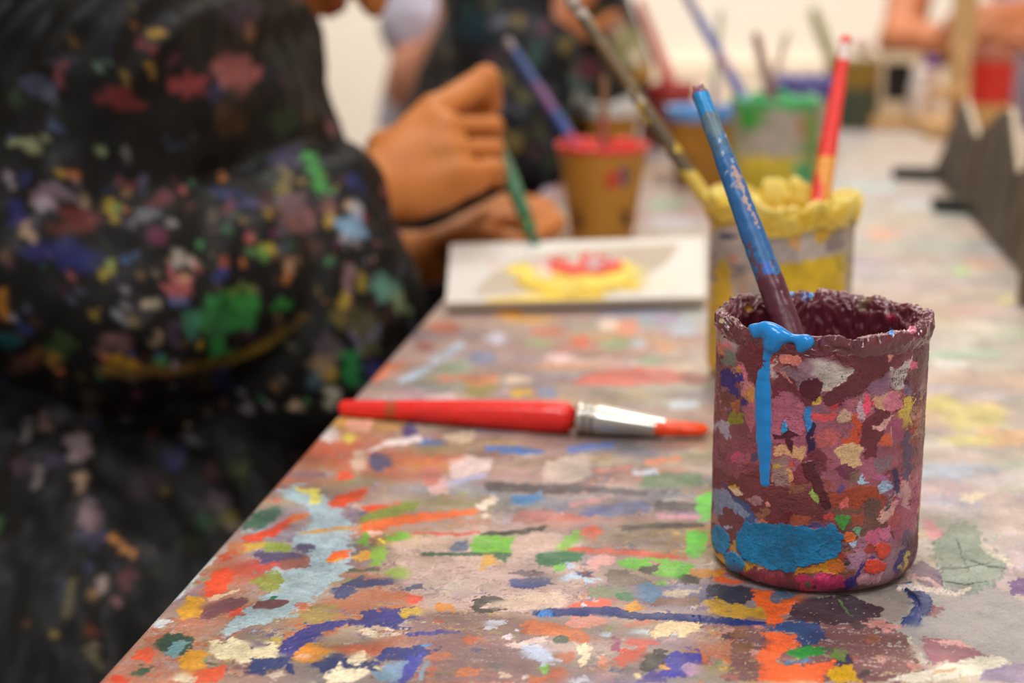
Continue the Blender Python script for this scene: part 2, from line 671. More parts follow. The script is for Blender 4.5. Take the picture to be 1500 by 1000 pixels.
def paint_table(pt, near, extra=None):
    r = np.random.default_rng(3)
    # older layers: many small scuffed strokes, mostly along the width of the table
    n1 = 2300 if near else 1700
    for i in range(n1):
        if extra:
            u, v = r.uniform(0, UMAX), r.uniform(*extra)
        elif near:
            u, v = r.uniform(0, .42), V0 + (VMID - V0 + .02) * r.uniform(0, 1) ** 1.15
        else:
            u, v = r.uniform(0, UMAX), r.uniform(VMID - .03, VEND)
        px, py = proj(tab(u, v)[None])
        px, py = px[0], py[0]
        if extra:
            px = 400 + u * 2400
            py = 800
        right = px > 1180 + 90 * r.standard_normal() or (px > 1050 and py < 560)
        if px < 640 and py < 330:
            right = True
        pal = PAL_R if right else (PAL_L if py > 600 else PAL_F)
        c = np.array(pal[r.integers(len(pal))], float) + r.normal(0, 6, 3)
        sz = r.lognormal(0, .5) * (.0062 if near else .011)
        if right:
            sz *= 1.5
        el = r.uniform(1.0, 2.6)
        if right and py < 560:
            el *= 1.8
        rot = r.normal(0.1, .35)
        if r.random() < .15:
            rot += 1.2
        pt.blob(u + 3, v + 3, sz * el, sz / el ** .5, c, rot, warp=sz * .45, wy=sz * .4, dry=r.uniform(.25, .8), h=.00008 * r.uniform(.3, 1.6),
                metric=True, seed=i, mix=r.uniform(.55, 1), var=.07)
    pt.blend(.004 if near else .006, -.2, 1, .8)
    k = crop(150, 700, 2.143)           # ---- front left of the table
    S = lambda pts, w, c, **a: pt.stroke(k(*pts), w / 2.143, c, **a)
    Q = lambda pts, c, **a: pt.poly(k(*pts), c, **a)
    E = lambda x, y, rx, ry, c, **a: pt.blob(*k((x, y))[0], rx / 2.143, ry / 2.143, c, **a)
    Q([(900, 190), (1180, 150), (1500, 180), (1500, 430), (1270, 420), (1000, 420), (930, 330)], (202, 178, 170), dry=.6)
    Q([(960, 430), (1160, 420), (1330, 450), (1400, 520), (1420, 642), (1000, 642), (1040, 560), (960, 500)], (138, 108, 112), dry=.58)
    Q([(560, 520), (600, 440), (700, 380), (820, 350), (960, 360), (1000, 420), (820, 450), (640, 520)], (190, 112, 70), dry=.68)
    Q([(820, 520), (960, 490), (900, 560), (760, 560), (700, 530)], (176, 88, 56), dry=.62)
    Q([(0, 642), (60, 560), (150, 480), (250, 420), (330, 350), (440, 330), (480, 420), (420, 500), (330, 520), (300, 642)], (176, 112, 82), dry=.74)
    pt.blend(.0025, -.1, 2, .7)
    Q([(610, 20), (700, 60), (790, 150), (775, 290), (700, 350), (600, 430), (480, 470), (356, 500), (420, 440), (470, 400), (560, 330), (505, 300), (540, 288), (600, 280),
       (640, 240), (590, 205), (660, 140), (640, 90), (530, 50)], (166, 190, 200), dry=.1, warp=4)
    Q([(470, 235), (600, 230), (650, 245), (610, 268), (500, 272)], (96, 86, 126), dry=.25)
    Q([(555, 262), (640, 245), (660, 262), (640, 285), (560, 288)], (146, 92, 82), dry=.2)
    E(640, 220, 36, 16, (86, 80, 112), dry=.35)
    E(525, 398, 56, 14, (116, 68, 72), rot=-.12, warp=.6, h=.0003)
    E(535, 378, 20, 5, (10, 128, 92), rot=-.15, warp=1, h=.0003)
    Q([(700, 262), (720, 235), (780, 225), (770, 250), (735, 266)], (234, 104, 30), warp=1.5, h=.0003)
    Q([(702, 262), (735, 258), (750, 252), (735, 266)], (236, 200, 60), warp=1, h=.0003)
    Q([(700, 85), (760, 55), (835, 30), (830, 50), (790, 82), (720, 95)], (216, 78, 28), warp=2)
    Q([(805, 95), (870, 82), (890, 88), (840, 112)], (222, 84, 34), warp=2)
    S([(440, 200), (540, 170), (590, 130)], 30, (216, 72, 38), dry=.25)
    S([(590, 130), (650, 112)], 26, (222, 120, 50), dry=.3)
    Q([(315, 375), (340, 300), (400, 280), (415, 300), (390, 350), (350, 380)], (224, 84, 42), dry=.15)
    S([(330, 385), (430, 352)], 16, (222, 196, 170), dry=.3)
    Q([(235, 420), (270, 370), (320, 380), (310, 430), (260, 450)], (216, 164, 46), dry=.25)
    Q([(605, 30), (680, 35), (685, 85), (650, 85), (655, 50), (610, 42)], (226, 214, 110), dry=.2)
    Q([(430, 165), (470, 110), (560, 90), (560, 120), (500, 160)], (70, 112, 92), dry=.35)
    Q([(295, 440), (330, 400), (400, 378), (465, 378), (430, 410), (330, 446)], (122, 76, 88), warp=2)
    S([(400, 430), (440, 410)], 22, (220, 76, 40), dry=.2)
    E(520, 325, 50, 35, (140, 150, 64), dry=.4)
    E(540, 215, 60, 18, (150, 168, 70), dry=.4)
    E(470, 215, 40, 14, (206, 170, 70), dry=.4)
    Q([(325, 530), (380, 508), (450, 512), (550, 522), (560, 552), (480, 574), (400, 575), (345, 562)], (228, 218, 184), warp=4.5, h=.00025)
    E(495, 522, 28, 12, (84, 64, 112), warp=3)
    E(470, 530, 8, 5, (84, 64, 112), warp=2)
    Q([(560, 560), (560, 520), (640, 462), (720, 448), (820, 440), (820, 412), (900, 416), (985, 405), (990, 440), (940, 462), (960, 478), (880, 474), (820, 462), (740, 466),
       (690, 490), (650, 525), (610, 540), (590, 575)], (52, 56, 142), warp=3.5, h=.0002)
    Q([(920, 430), (980, 400), (1005, 420), (960, 440)], (214, 180, 60), warp=3)
    Q([(440, 622), (478, 570), (560, 562), (605, 572), (570, 596), (500, 618)], (30, 58, 118), warp=3, h=.0002)
    Q([(570, 590), (608, 582), (600, 612), (575, 612)], (36, 50, 124), warp=2)
    Q([(658, 590), (700, 560), (760, 550), (775, 570), (850, 590), (860, 605), (780, 600), (700, 622)], (30, 50, 112), warp=3, h=.0002)
    Q([(845, 575), (890, 535), (1000, 528), (1062, 538), (1040, 556), (960, 575), (880, 582)], (38, 56, 132), warp=3, h=.0002)
    Q([(960, 560), (1010, 555), (990, 600), (960, 642), (915, 642), (940, 600)], (54, 66, 166), warp=2)
    S([(1000, 528), (1035, 524)], 12, (60, 150, 210), warp=1)
    Q([(880, 590), (960, 575), (930, 640), (860, 642)], (130, 160, 190), dry=.2)
    S([(1020, 575), (990, 642)], 24, (140, 166, 190), dry=.2)
    S([(1050, 590), (1020, 642)], 22, (190, 110, 76), dry=.2)
    Q([(695, 642), (745, 580), (765, 605), (840, 600), (800, 642)], (236, 222, 192), warp=3.5, h=.0003)
    Q([(765, 572), (800, 544), (832, 552), (820, 580), (785, 588)], (232, 218, 188), warp=3, h=.0003)
    Q([(520, 620), (560, 600), (575, 615), (540, 636)], (230, 214, 196), warp=3, h=.0002)
    E(830, 480, 24, 10, (232, 216, 190), warp=4, dry=.3)
    Q([(585, 565), (640, 520), (715, 532), (690, 570), (625, 582)], (222, 150, 40), dry=.1)
    E(630, 560, 26, 10, (232, 180, 150), dry=.3)
    Q([(605, 440), (680, 395), (740, 395), (730, 440), (660, 465)], (156, 140, 84), dry=.4)
    Q([(715, 355), (790, 312), (925, 318), (900, 336), (800, 345), (780, 376), (735, 384)], (58, 72, 122), dry=.25)
    Q([(930, 350), (1000, 330), (1010, 345), (960, 358)], (76, 84, 118), dry=.3)
    E(980, 378, 26, 14, (222, 86, 66), dry=.3)
    E(1075, 408, 40, 14, (214, 146, 66), dry=.3)
    E(620, 400, 18, 8, (196, 110, 76), dry=.3)
    S([(815, 135), (900, 105), (985, 85)], 38, (136, 150, 62), dry=.2)
    S([(810, 165), (950, 130), (1180, 106)], 30, (226, 112, 50), dry=.1)
    S([(620, 175), (740, 160), (840, 150)], 12, (206, 160, 90), dry=.2)
    Q([(885, 178), (960, 172), (975, 190), (900, 205)], (120, 192, 62))
    Q([(800, 210), (820, 175), (840, 170), (835, 215)], (120, 182, 62))
    Q([(840, 275), (845, 220), (890, 212), (890, 260), (865, 276)], (134, 182, 66), dry=.15)
    S([(870, 190), (885, 206)], 9, (230, 220, 60), warp=1)
    E(858, 172, 22, 10, (232, 190, 176))
    Q([(780, 250), (830, 225), (850, 250), (800, 265)], (214, 164, 60), dry=.3)
    Q([(1165, 182), (1300, 180), (1283, 235), (1150, 237)], (116, 192, 56), warp=2)
    Q([(1425, 232), (1455, 185), (1500, 158), (1520, 160), (1500, 190), (1452, 236)], (126, 196, 62), warp=2)
    Q([(1085, 232), (1110, 200), (1150, 195), (1150, 235)], (100, 118, 146), dry=.3)
    S([(1000, 240), (1150, 240), (1290, 238)], 12, (50, 96, 66), warp=2)
    Q([(1228, 238), (1284, 238), (1270, 262), (1230, 256)], (40, 106, 70), warp=2)
    Q([(1180, 290), (1200, 240), (1235, 245), (1240, 270)], (214, 168, 70), dry=.25)
    Q([(1358, 242), (1420, 232), (1520, 236), (1500, 262), (1430, 280), (1385, 276)], (34, 112, 76), warp=2.5)
    S([(1200, 30), (1300, 34), (1500, 42)], 24, (74, 66, 66), dry=.15, taper=.9)
    S([(1190, 176), (1290, 172), (1395, 152)], 14, (62, 64, 56), dry=.15)
    S([(980, 172), (1120, 178), (1190, 170)], 10, (206, 88, 66), dry=.2)
    S([(1285, 72), (1380, 60)], 30, (72, 142, 194), taper=.9)
    Q([(1165, 90), (1200, 75), (1235, 55), (1245, 68), (1220, 85), (1200, 95)], (228, 214, 198))
    E(1200, 122, 12, 12, (220, 200, 186))
    E(1050, 30, 30, 24, (216, 182, 172))
    S([(1080, 20), (1210, -10)], 18, (184, 184, 220), dry=.2)
    S([(955, 492), (1120, 484)], 20, (66, 62, 146), dry=.3)
    Q([(1155, 395), (1175, 375), (1240, 372), (1255, 395), (1280, 405), (1230, 425), (1170, 425)], (54, 52, 52), warp=2.5, h=.0002)
    S([(1370, 425), (1420, 418), (1520, 422)], 12, (52, 56, 120), warp=2)
    E(1395, 429, 27, 10, (50, 146, 220), warp=.5, h=.0006)
    Q([(1195, 465), (1220, 448), (1270, 445), (1230, 462), (1215, 476)], (208, 212, 226), warp=3, dry=.2)
    Q([(1310, 545), (1340, 520), (1380, 530), (1420, 560), (1410, 585), (1370, 582)], (194, 204, 224), warp=5, dry=.25)
    E(1345, 525, 50, 16, (206, 200, 206), dry=.55)
    E(1398, 560, 14, 8, (226, 190, 206))
    Q([(1370, 590), (1402, 582), (1395, 612), (1378, 612)], (140, 196, 90), warp=1.5)
    E(1275, 500, 12, 9, (214, 200, 206))
    S([(1320, 455), (1420, 470), (1500, 492)], 34, (202, 120, 78), dry=.2)
    E(1350, 480, 30, 14, (180, 96, 66), dry=.3)
    Q([(1280, 335), (1330, 312), (1420, 312), (1390, 338), (1320, 348)], (72, 80, 132), dry=.25)
    E(1330, 300, 60, 10, (110, 90, 110), dry=.4)
    S([(775, 292), (870, 288)], 16, (82, 92, 62), dry=.2)
    E(930, 298, 40, 18, (150, 176, 84), dry=.4)
    Q([(160, 520), (210, 486), (290, 500), (270, 560), (200, 560)], (52, 88, 72), dry=.3)
    Q([(190, 550), (230, 512), (275, 515), (230, 565)], (122, 164, 172), dry=.3)
    Q([(90, 570), (140, 520), (170, 545), (150, 582)], (216, 90, 52), dry=.2)
    Q([(270, 642), (310, 600), (380, 585), (395, 605), (350, 642)], (216, 92, 54), dry=.2)
    Q([(235, 590), (270, 540), (330, 545), (320, 600), (270, 615)], (220, 162, 50), dry=.25)
    Q([(90, 620), (120, 590), (155, 590), (140, 625)], (44, 84, 62), dry=.25)
    Q([(215, 640), (240, 612), (290, 622), (280, 642)], (224, 214, 186), warp=3, dry=.15)
    E(50, 635, 30, 20, (206, 76, 48), dry=.3)
    Q([(150, 465), (180, 440), (215, 448), (190, 466)], (204, 212, 216), dry=.15)
    S([(215, 390), (260, 345), (300, 295), (352, 250)], 20, (214, 224, 226), h=.0012, warp=2)
    E(420, 225, 30, 30, (196, 130, 90), dry=.4)
    Q([(360, 260), (390, 225), (420, 230), (390, 262)], (220, 100, 60), dry=.3)
    for (x, y, rx, ry, c) in ((1160, 510, 30, 12, (196, 110, 70)), (1060, 560, 40, 14, (196, 120, 84)), (1150, 610, 46, 16, (204, 128, 84)), (1260, 620, 22, 8, (214, 190, 170)),
                              (1060, 450, 24, 8, (176, 96, 70)), (1240, 590, 30, 10, (120, 110, 110)), (1180, 540, 20, 6, (70, 76, 120)), (1030, 600, 14, 12, (190, 110, 80)),
                              (1430, 610, 30, 20, (196, 104, 70)), (1460, 560, 30, 16, (190, 120, 90)), (880, 620, 30, 16, (112, 150, 170)), (1330, 625, 16, 8, (226, 206, 200))):
        E(x, y, rx, ry, c, dry=.35)

    k = crop(640, 780, 3.947)            # ---- detail in front of the jar, left half
    S = lambda pts, w, c, **a: pt.stroke(k(*pts), w / 3.947, c, **a)
    Q = lambda pts, c, **a: pt.poly(k(*pts), c, **a)
    E = lambda x, y, rx, ry, c, **a: pt.blob(*k((x, y))[0], rx / 3.947, ry / 3.947, c, **a)
    Q([(430, 110), (440, 30), (600, 0), (720, 10), (690, 90), (560, 120)], (204, 178, 166), dry=.1)
    Q([(570, 130), (850, 112), (820, 150), (740, 190), (640, 200), (590, 180)], (34, 116, 78), warp=2)
    Q([(1040, 160), (1220, 140), (1250, 155), (1200, 215), (1100, 212), (1045, 190)], (110, 200, 56), warp=2)
    Q([(1220, 140), (1480, 180), (1480, 215), (1400, 275), (1340, 255), (1250, 245), (1290, 190)], (120, 206, 66), warp=2)
    Q([(1370, 230), (1440, 190), (1485, 210), (1410, 278)], (84, 190, 34), warp=2)
    Q([(1165, 220), (1190, 195), (1292, 188), (1255, 245), (1210, 250)], (72, 68, 64), warp=2)
    Q([(970, 240), (1000, 205), (1090, 215), (1160, 240), (1260, 280), (1200, 310), (1050, 310), (980, 280)], (130, 116, 108), dry=.2)
    Q([(1405, 280), (1430, 248), (1520, 242), (1520, 305), (1440, 300)], (44, 42, 42), warp=2)
    Q([(1450, 0), (1520, 0), (1520, 150), (1465, 140)], (104, 204, 70), warp=2)
    S([(745, 100), (900, 105), (1100, 115), (1250, 130), (1450, 150)], 34, (208, 100, 72), dry=.12, warp=2)
    Q([(870, 210), (890, 140), (960, 120), (1035, 150), (1010, 190), (940, 190), (930, 225)], (232, 176, 172), dry=.1)
    Q([(670, 200), (720, 175), (760, 190), (740, 235), (690, 230)], (126, 196, 80), dry=.2)
    Q([(680, 265), (760, 230), (850, 240), (880, 262), (950, 265), (930, 288), (850, 290), (830, 272), (740, 282)], (190, 208, 226), warp=3)
    E(765, 198, 32, 20, (186, 196, 216), warp=3)
    E(860, 235, 36, 22, (140, 70, 90), warp=3)
    E(850, 245, 24, 10, (60, 70, 120), warp=3)
    Q([(420, 300), (440, 270), (560, 265), (700, 290), (640, 315), (480, 325)], (72, 84, 138), dry=.2)
    Q([(455, 240), (500, 222), (575, 230), (560, 250), (480, 252)], (116, 98, 116), dry=.3)
    Q([(860, 330), (960, 300), (1100, 320), (1120, 380), (1000, 380), (900, 375)], (128, 142, 116), dry=.3)
    E(1085, 370, 44, 34, (52, 128, 84), dry=.2)
    Q([(1150, 330), (1200, 285), (1270, 300), (1310, 380), (1220, 400), (1160, 380)], (104, 142, 172), dry=.2)
    Q([(1250, 290), (1330, 270), (1330, 305), (1260, 305)], (124, 190, 84), dry=.2)
    Q([(1300, 350), (1400, 335), (1520, 320), (1520, 350), (1400, 378), (1320, 375)], (196, 180, 160), dry=.12)
    Q([(1180, 410), (1300, 385), (1520, 370), (1520, 420), (1300, 430)], (142, 112, 100), dry=.25)
    Q([(1070, 465), (1090, 420), (1150, 395), (1200, 420), (1170, 455)], (222, 160, 52), dry=.1)
    Q([(745, 445), (800, 410), (900, 390), (1010, 392), (1010, 425), (920, 440), (820, 448)], (226, 106, 84), dry=.1)
    E(850, 424, 22, 13, (206, 222, 232), warp=1, h=.0003)
    S([(550, 465), (620, 462), (750, 460), (880, 455), (990, 450), (1080, 480), (1220, 488), (1350, 486), (1520, 500)], 34, (32, 52, 122), warp=2.2, taper=1, h=.0003)
    S([(960, 455), (1040, 470)], 50, (34, 54, 122), warp=2.5, taper=1, h=.0003)
    E(636, 472, 52, 20, (46, 146, 222), warp=.6, h=.0008)
    E(940, 460, 14, 8, (212, 176, 160), warp=2)
    Q([(250, 440), (330, 400), (560, 340), (700, 350), (760, 400), (740, 440), (560, 450), (400, 445)], (212, 188, 172), dry=.2)
    Q([(520, 560), (560, 515), (700, 540), (830, 570), (940, 620), (850, 642), (700, 610), (540, 590)], (204, 122, 78), dry=.1)
    Q([(730, 530), (800, 480), (900, 478), (1000, 510), (920, 545), (820, 560)], (226, 158, 142), dry=.2)
    Q([(1060, 540), (1200, 500), (1300, 510), (1200, 540), (1100, 550)], (208, 140, 116), dry=.2)
    Q([(1225, 590), (1250, 540), (1320, 515), (1420, 510), (1520, 530), (1520, 570), (1450, 590), (1430, 615), (1380, 610), (1400, 585), (1380, 568), (1330, 600), (1240, 620)], (238, 210, 168), warp=2, h=.0003)
    Q([(1115, 582), (1180, 562), (1225, 562), (1225, 592)], (196, 222, 236), warp=1.5, h=.0002)
    Q([(945, 600), (960, 575), (1000, 570), (1012, 592), (980, 606)], (198, 220, 232), warp=1.2, h=.0003)
    E(985, 560, 8, 12, (150, 190, 70), warp=1.5)
    E(720, 625, 50, 22, (92, 104, 92), warp=.8, h=.0003, rot=.08)
    Q([(805, 630), (830, 655), (885, 640), (882, 740), (850, 780), (822, 770), (835, 720), (815, 690)], (240, 216, 186), warp=2.5, h=.00025)
    Q([(1190, 800), (1185, 730), (1220, 700), (1300, 672), (1335, 710), (1320, 760), (1260, 790), (1210, 815)], (50, 50, 56), warp=3, h=.0003)
    Q([(1330, 720), (1400, 680), (1520, 690), (1520, 780), (1440, 830), (1360, 842), (1280, 842), (1300, 790)], (56, 54, 170), warp=3.5, h=.0003)
    E(1310, 782, 30, 14, (226, 170, 40), warp=1.5, h=.0002)
    Q([(1180, 842), (1240, 800), (1300, 830), (1330, 868), (1150, 868)], (76, 66, 140), dry=.25)
    E(1475, 790, 50, 40, (206, 168, 190), dry=.3)
    Q([(1030, 740), (1060, 680), (1220, 665), (1210, 700), (1150, 740), (1080, 780), (1040, 770)], (196, 84, 62), dry=.15)
    E(1040, 650, 22, 46, (150, 62, 110), dry=.25)
    Q([(1080, 650), (1130, 610), (1250, 620), (1300, 650), (1200, 660)], (206, 110, 100), dry=.2)
    E(965, 740, 34, 26, (214, 146, 116), dry=.15)
    Q([(390, 655), (440, 640), (560, 610), (650, 610), (620, 640), (480, 665)], (214, 192, 186), dry=.35)
    Q([(470, 690), (560, 650), (600, 680), (680, 700), (690, 740), (620, 765), (580, 720), (500, 720)], (196, 206, 228), warp=4, dry=.15)
    Q([(270, 545), (320, 505), (400, 510), (360, 540), (290, 562)], (206, 212, 226), warp=3, dry=.15)
    E(415, 606, 22, 20, (214, 204, 212), warp=3)
    E(455, 568, 18, 10, (200, 214, 228), warp=2)
    Q([(590, 770), (640, 768), (650, 800), (620, 820), (600, 800)], (136, 196, 86), warp=2)
    Q([(780, 868), (830, 820), (900, 840), (900, 868)], (204, 206, 218), warp=3)
    Q([(510, 868), (530, 830), (640, 828), (640, 868)], (196, 110, 66), dry=.1)
    Q([(900, 868), (920, 800), (1020, 830), (1040, 868)], (174, 140, 150), dry=.25)
    E(1150, 828, 24, 12, (236, 214, 170), warp=2)

    k = crop(800, 700, 2.143)            # ---- around and right of the jar
    S = lambda pts, w, c, **a: pt.stroke(k(*pts), w / 2.143, c, **a)
    Q = lambda pts, c, **a: pt.poly(k(*pts), c, **a)
    E = lambda x, y, rx, ry, c, **a: pt.blob(*k((x, y))[0], rx / 2.143, ry / 2.143, c, **a)
    Q([(600, 470), (760, 440), (1020, 440), (1130, 490), (1210, 600), (1100, 642), (560, 642)], (134, 96, 98), dry=.55)
    for i in range(26):
        E(r.uniform(540, 1180), r.uniform(450, 640), r.uniform(14, 36), r.uniform(8, 18), [(176, 116, 110), (110, 78, 84), (70, 66, 96), (196, 140, 130), (150, 110, 84), (90, 80, 80), (206, 160, 150)][i % 7], dry=.35)
    Q([(1110, 345), (1250, 345), (1400, 335), (1520, 400), (1520, 600), (1420, 560), (1330, 560), (1290, 520), (1210, 590), (1160, 520), (1110, 480)], (170, 166, 166), var=.015, warp=2, h=.00002)
    Q([(950, 372), (1110, 338), (1150, 380), (1130, 440), (1090, 455), (1020, 425)], (160, 152, 146), var=.02)
    Q([(500, 335), (640, 345), (665, 365), (620, 402), (560, 390), (505, 372)], (60, 62, 78), dry=.12)
    Q([(780, 380), (960, 368), (1055, 412), (1035, 440), (900, 462), (760, 450)], (72, 60, 70), dry=.12)
    Q([(660, 400), (720, 350), (800, 360), (760, 420), (700, 430)], (96, 116, 146), dry=.2)
    Q([(490, 385), (540, 378), (600, 398), (690, 410), (700, 440), (560, 442), (530, 430)], (200, 160, 52), dry=.15)
    S([(20, 425), (90, 424), (200, 416), (300, 438), (420, 440), (530, 450), (700, 462)], 20, (34, 54, 122), warp=2, taper=1, h=.0003)
    Q([(690, 462), (760, 450), (850, 456), (885, 490), (830, 532), (780, 515), (790, 490), (700, 480)], (62, 92, 142), dry=.1)
    Q([(650, 355), (712, 352), (706, 395), (760, 380), (815, 358), (800, 382), (740, 440), (722, 470), (692, 472), (690, 430), (680, 415), (655, 395)], (240, 112, 44), warp=2.5, h=.0003)
    Q([(680, 482), (715, 490), (795, 490), (772, 515), (800, 525), (720, 570), (730, 585), (830, 588), (912, 570), (880, 620), (862, 642), (672, 642), (664, 560), (690, 530)],
      (248, 118, 60), warp=2.5, h=.00035)
    E(695, 540, 10, 8, (224, 96, 50), warp=1)
    Q([(752, 548), (800, 532), (870, 534), (884, 552), (820, 570), (780, 568)], (48, 152, 62), warp=2, h=.0003)
    E(880, 540, 26, 8, (90, 106, 80), dry=.4)
    Q([(760, 575), (840, 572), (800, 585), (740, 588)], (96, 140, 180), warp=2)
    Q([(885, 608), (910, 588), (955, 590), (985, 642), (890, 642)], (224, 178, 32), warp=3, h=.0003)
    E(920, 555, 30, 18, (120, 150, 80), dry=.5)
    S([(920, 385), (960, 440)], 8, (110, 140, 90), dry=.3)
    Q([(1090, 335), (1150, 335), (1190, 365), (1215, 390), (1205, 425), (1160, 465), (1110, 475), (1120, 450), (1150, 420), (1155, 390), (1120, 360)], (42, 68, 134), warp=2, h=.0009)
    S([(1120, 350), (1165, 375), (1172, 405)], 10, (32, 50, 88), warp=1, h=.0012)
    Q([(1195, 420), (1240, 395), (1248, 415), (1210, 440)], (150, 100, 104), warp=3)
    Q([(1205, 225), (1290, 130), (1350, 165), (1372, 215), (1455, 255), (1440, 300), (1400, 340), (1370, 352), (1300, 362), (1240, 330), (1228, 262)], (152, 166, 152), warp=4, h=.0009)
    for (a, b, c2, d2) in ((1230, 290, 1400, 270), (1290, 200, 1330, 300), (1330, 262, 1440, 290), (1250, 330, 1390, 330)):
        S([(a, b), ((a + c2) / 2, (b + d2) / 2 + 8), (c2, d2)], 5, (92, 92, 90), warp=3, h=.0001)
    S([(1370, 215), (1400, 240), (1470, 280)], 26, (214, 204, 190), dry=.4, h=.0004)
    Q([(1130, 270), (1180, 262), (1240, 300), (1250, 350), (1180, 345)], (128, 106, 122), dry=.3)
    S([(1100, 345), (1200, 352), (1290, 365), (1330, 350)], 18, (226, 212, 200), dry=.45, h=.0004)
    S([(1130, 310), (1200, 320), (1240, 345)], 16, (206, 172, 166), dry=.4, h=.0004)
    Q([(1178, 132), (1205, 124), (1245, 178), (1236, 195), (1195, 180)], (222, 154, 164), dry=.15)
    Q([(1150, 185), (1210, 205), (1220, 250), (1140, 240)], (210, 200, 190), dry=.3)
    Q([(1450, 330), (1480, 312), (1520, 310), (1520, 375), (1460, 365)], (122, 92, 144), warp=2)
    Q([(1040, 642), (1200, 600), (1400, 552), (1455, 575), (1425, 604), (1225, 642)], (226, 220, 204), warp=2, h=.0004)
    S([(1200, 620), (1290, 604)], 14, (200, 170, 130), dry=.5)
    Q([(1175, 500), (1290, 512), (1380, 555), (1300, 575), (1205, 588)], (164, 108, 122), warp=3, h=.0003)
    Q([(1200, 505), (1300, 510), (1340, 530), (1250, 530)], (226, 176, 170), dry=.45)
    Q([(980, 460), (1050, 445), (1120, 470), (1080, 482)], (212, 158, 152), dry=.25, h=.0003)
    Q([(1370, 610), (1440, 590), (1520, 580), (1520, 642), (1360, 642)], (152, 138, 166), dry=.2)
    S([(1140, 500), (1170, 560), (1215, 640)], 20, (206, 200, 190), dry=.25)
    Q([(1290, 60), (1340, 45), (1385, 50), (1370, 75), (1340, 85)], (230, 214, 186), warp=3, h=.0003)
    Q([(1230, 110), (1320, 90), (1350, 120), (1290, 130)], (190, 184, 186), dry=.3)
    Q([(505, 310), (560, 318), (640, 332), (560, 332)], (230, 106, 52), warp=2)
    Q([(440, 300), (470, 285), (560, 290), (545, 312), (480, 315)], (206, 146, 56), dry=.2)
    Q([(440, 165), (512, 165), (500, 220), (462, 255), (440, 240)], (90, 200, 46), warp=1.5)
    Q([(470, 60), (520, 40), (520, 135), (475, 138)], (106, 206, 76), warp=1.5)

    k = crop(450, 400, 2.5)              # ---- around and behind the red brush
    S = lambda pts, w, c, **a: pt.stroke(k(*pts), w / 2.5, c, **a)
    Q = lambda pts, c, **a: pt.poly(k(*pts), c, **a)
    E = lambda x, y, rx, ry, c, **a: pt.blob(*k((x, y))[0], rx / 2.5, ry / 2.5, c, **a)
    Q([(850, 760), (880, 690), (1030, 660), (1040, 740), (960, 775)], (204, 186, 176), dry=.15)
    Q([(520, 745), (520, 690), (600, 670), (680, 680), (670, 720), (560, 760)], (226, 204, 204), dry=.2)
    S([(655, 640), (760, 650), (870, 655)], 32, (66, 128, 194), dry=.1)
    S([(405, 620), (505, 622)], 34, (74, 124, 176), dry=.1)
    S([(950, 648), (1130, 628)], 34, (104, 130, 192), dry=.2)
    Q([(205, 655), (300, 612), (415, 590), (415, 618), (330, 632)], (230, 220, 218), warp=2, h=.0003)
    E(270, 690, 50, 34, (82, 86, 128), dry=.25)
    E(375, 580, 30, 26, (84, 86, 140), dry=.3)
    E(190, 690, 30, 40, (206, 182, 164), dry=.3)
    E(140, 742, 36, 16, (222, 88, 50), dry=.1)
    E(155, 602, 26, 18, (222, 214, 96), dry=.2)
    E(190, 560, 60, 24, (226, 176, 156), dry=.3)
    E(80, 590, 40, 30, (216, 206, 206), dry=.2)
    Q([(75, 850), (110, 815), (220, 785), (215, 812), (150, 852)], (218, 80, 32), warp=2)
    Q([(190, 870), (230, 850), (345, 845), (260, 878)], (222, 86, 44), warp=2)
    S([(195, 905), (300, 880), (415, 845)], 46, (132, 146, 60), dry=.15)
    S([(200, 925), (400, 898), (625, 872)], 30, (228, 112, 48), dry=.1)
    S([(650, 775), (800, 785), (1000, 790), (1250, 805)], 26, (72, 66, 76), dry=.2, taper=.8)
    S([(1270, 850), (1420, 858)], 40, (70, 64, 74), dry=.2, taper=.8)
    S([(700, 955), (800, 945), (880, 930)], 20, (62, 62, 58), dry=.1)
    S([(1150, 935), (1300, 925), (1450, 925)], 24, (66, 60, 58), dry=.15)
    Q([(750, 845), (780, 815), (865, 808), (840, 838), (790, 850)], (66, 142, 196), warp=1.5)
    Q([(445, 800), (470, 755), (515, 752), (515, 780), (480, 812)], (220, 178, 180), warp=2)
    S([(520, 775), (580, 755), (660, 735)], 18, (184, 186, 222), warp=1.5)
    Q([(975, 890), (1050, 855), (1240, 835), (1260, 870), (1100, 892)], (90, 102, 152), dry=.2)
    S([(960, 850), (1100, 822)], 26, (206, 146, 150), dry=.2)
    S([(1280, 890), (1440, 895)], 30, (206, 150, 170), dry=.2)
    Q([(745, 905), (780, 870), (900, 865), (890, 905), (800, 918)], (172, 112, 108), dry=.2)
    Q([(1200, 780), (1260, 730), (1450, 735), (1440, 770), (1300, 790)], (104, 134, 104), dry=.25)
    E(1240, 730, 50, 14, (196, 208, 226), dry=.3)
    S([(1040, 730), (1180, 710)], 16, (208, 120, 108), dry=.2)
    S([(1240, 695), (1370, 678)], 22, (224, 126, 80), dry=.2)
    E(1040, 950, 40, 26, (220, 100, 66), dry=.2)
    Q([(610, 850), (650, 835), (690, 808), (680, 850), (640, 868)], (228, 214, 196), warp=2)
    E(455, 740, 40, 40, (196, 120, 110), dry=.35)
    E(560, 600, 60, 20, (214, 196, 170), dry=.3)
    Q([(960, 400), (1050, 362), (1200, 345), (1320, 352), (1460, 385), (1440, 402), (1280, 408), (1150, 415)], (218, 112, 96), dry=.05)
    E(1420, 390, 50, 22, (150, 84, 76), dry=.3)
    E(1005, 250, 32, 24, (222, 106, 74))
    E(930, 310, 62, 18, (240, 204, 202))
    S([(980, 330), (1110, 312)], 22, (226, 190, 184), dry=.1)
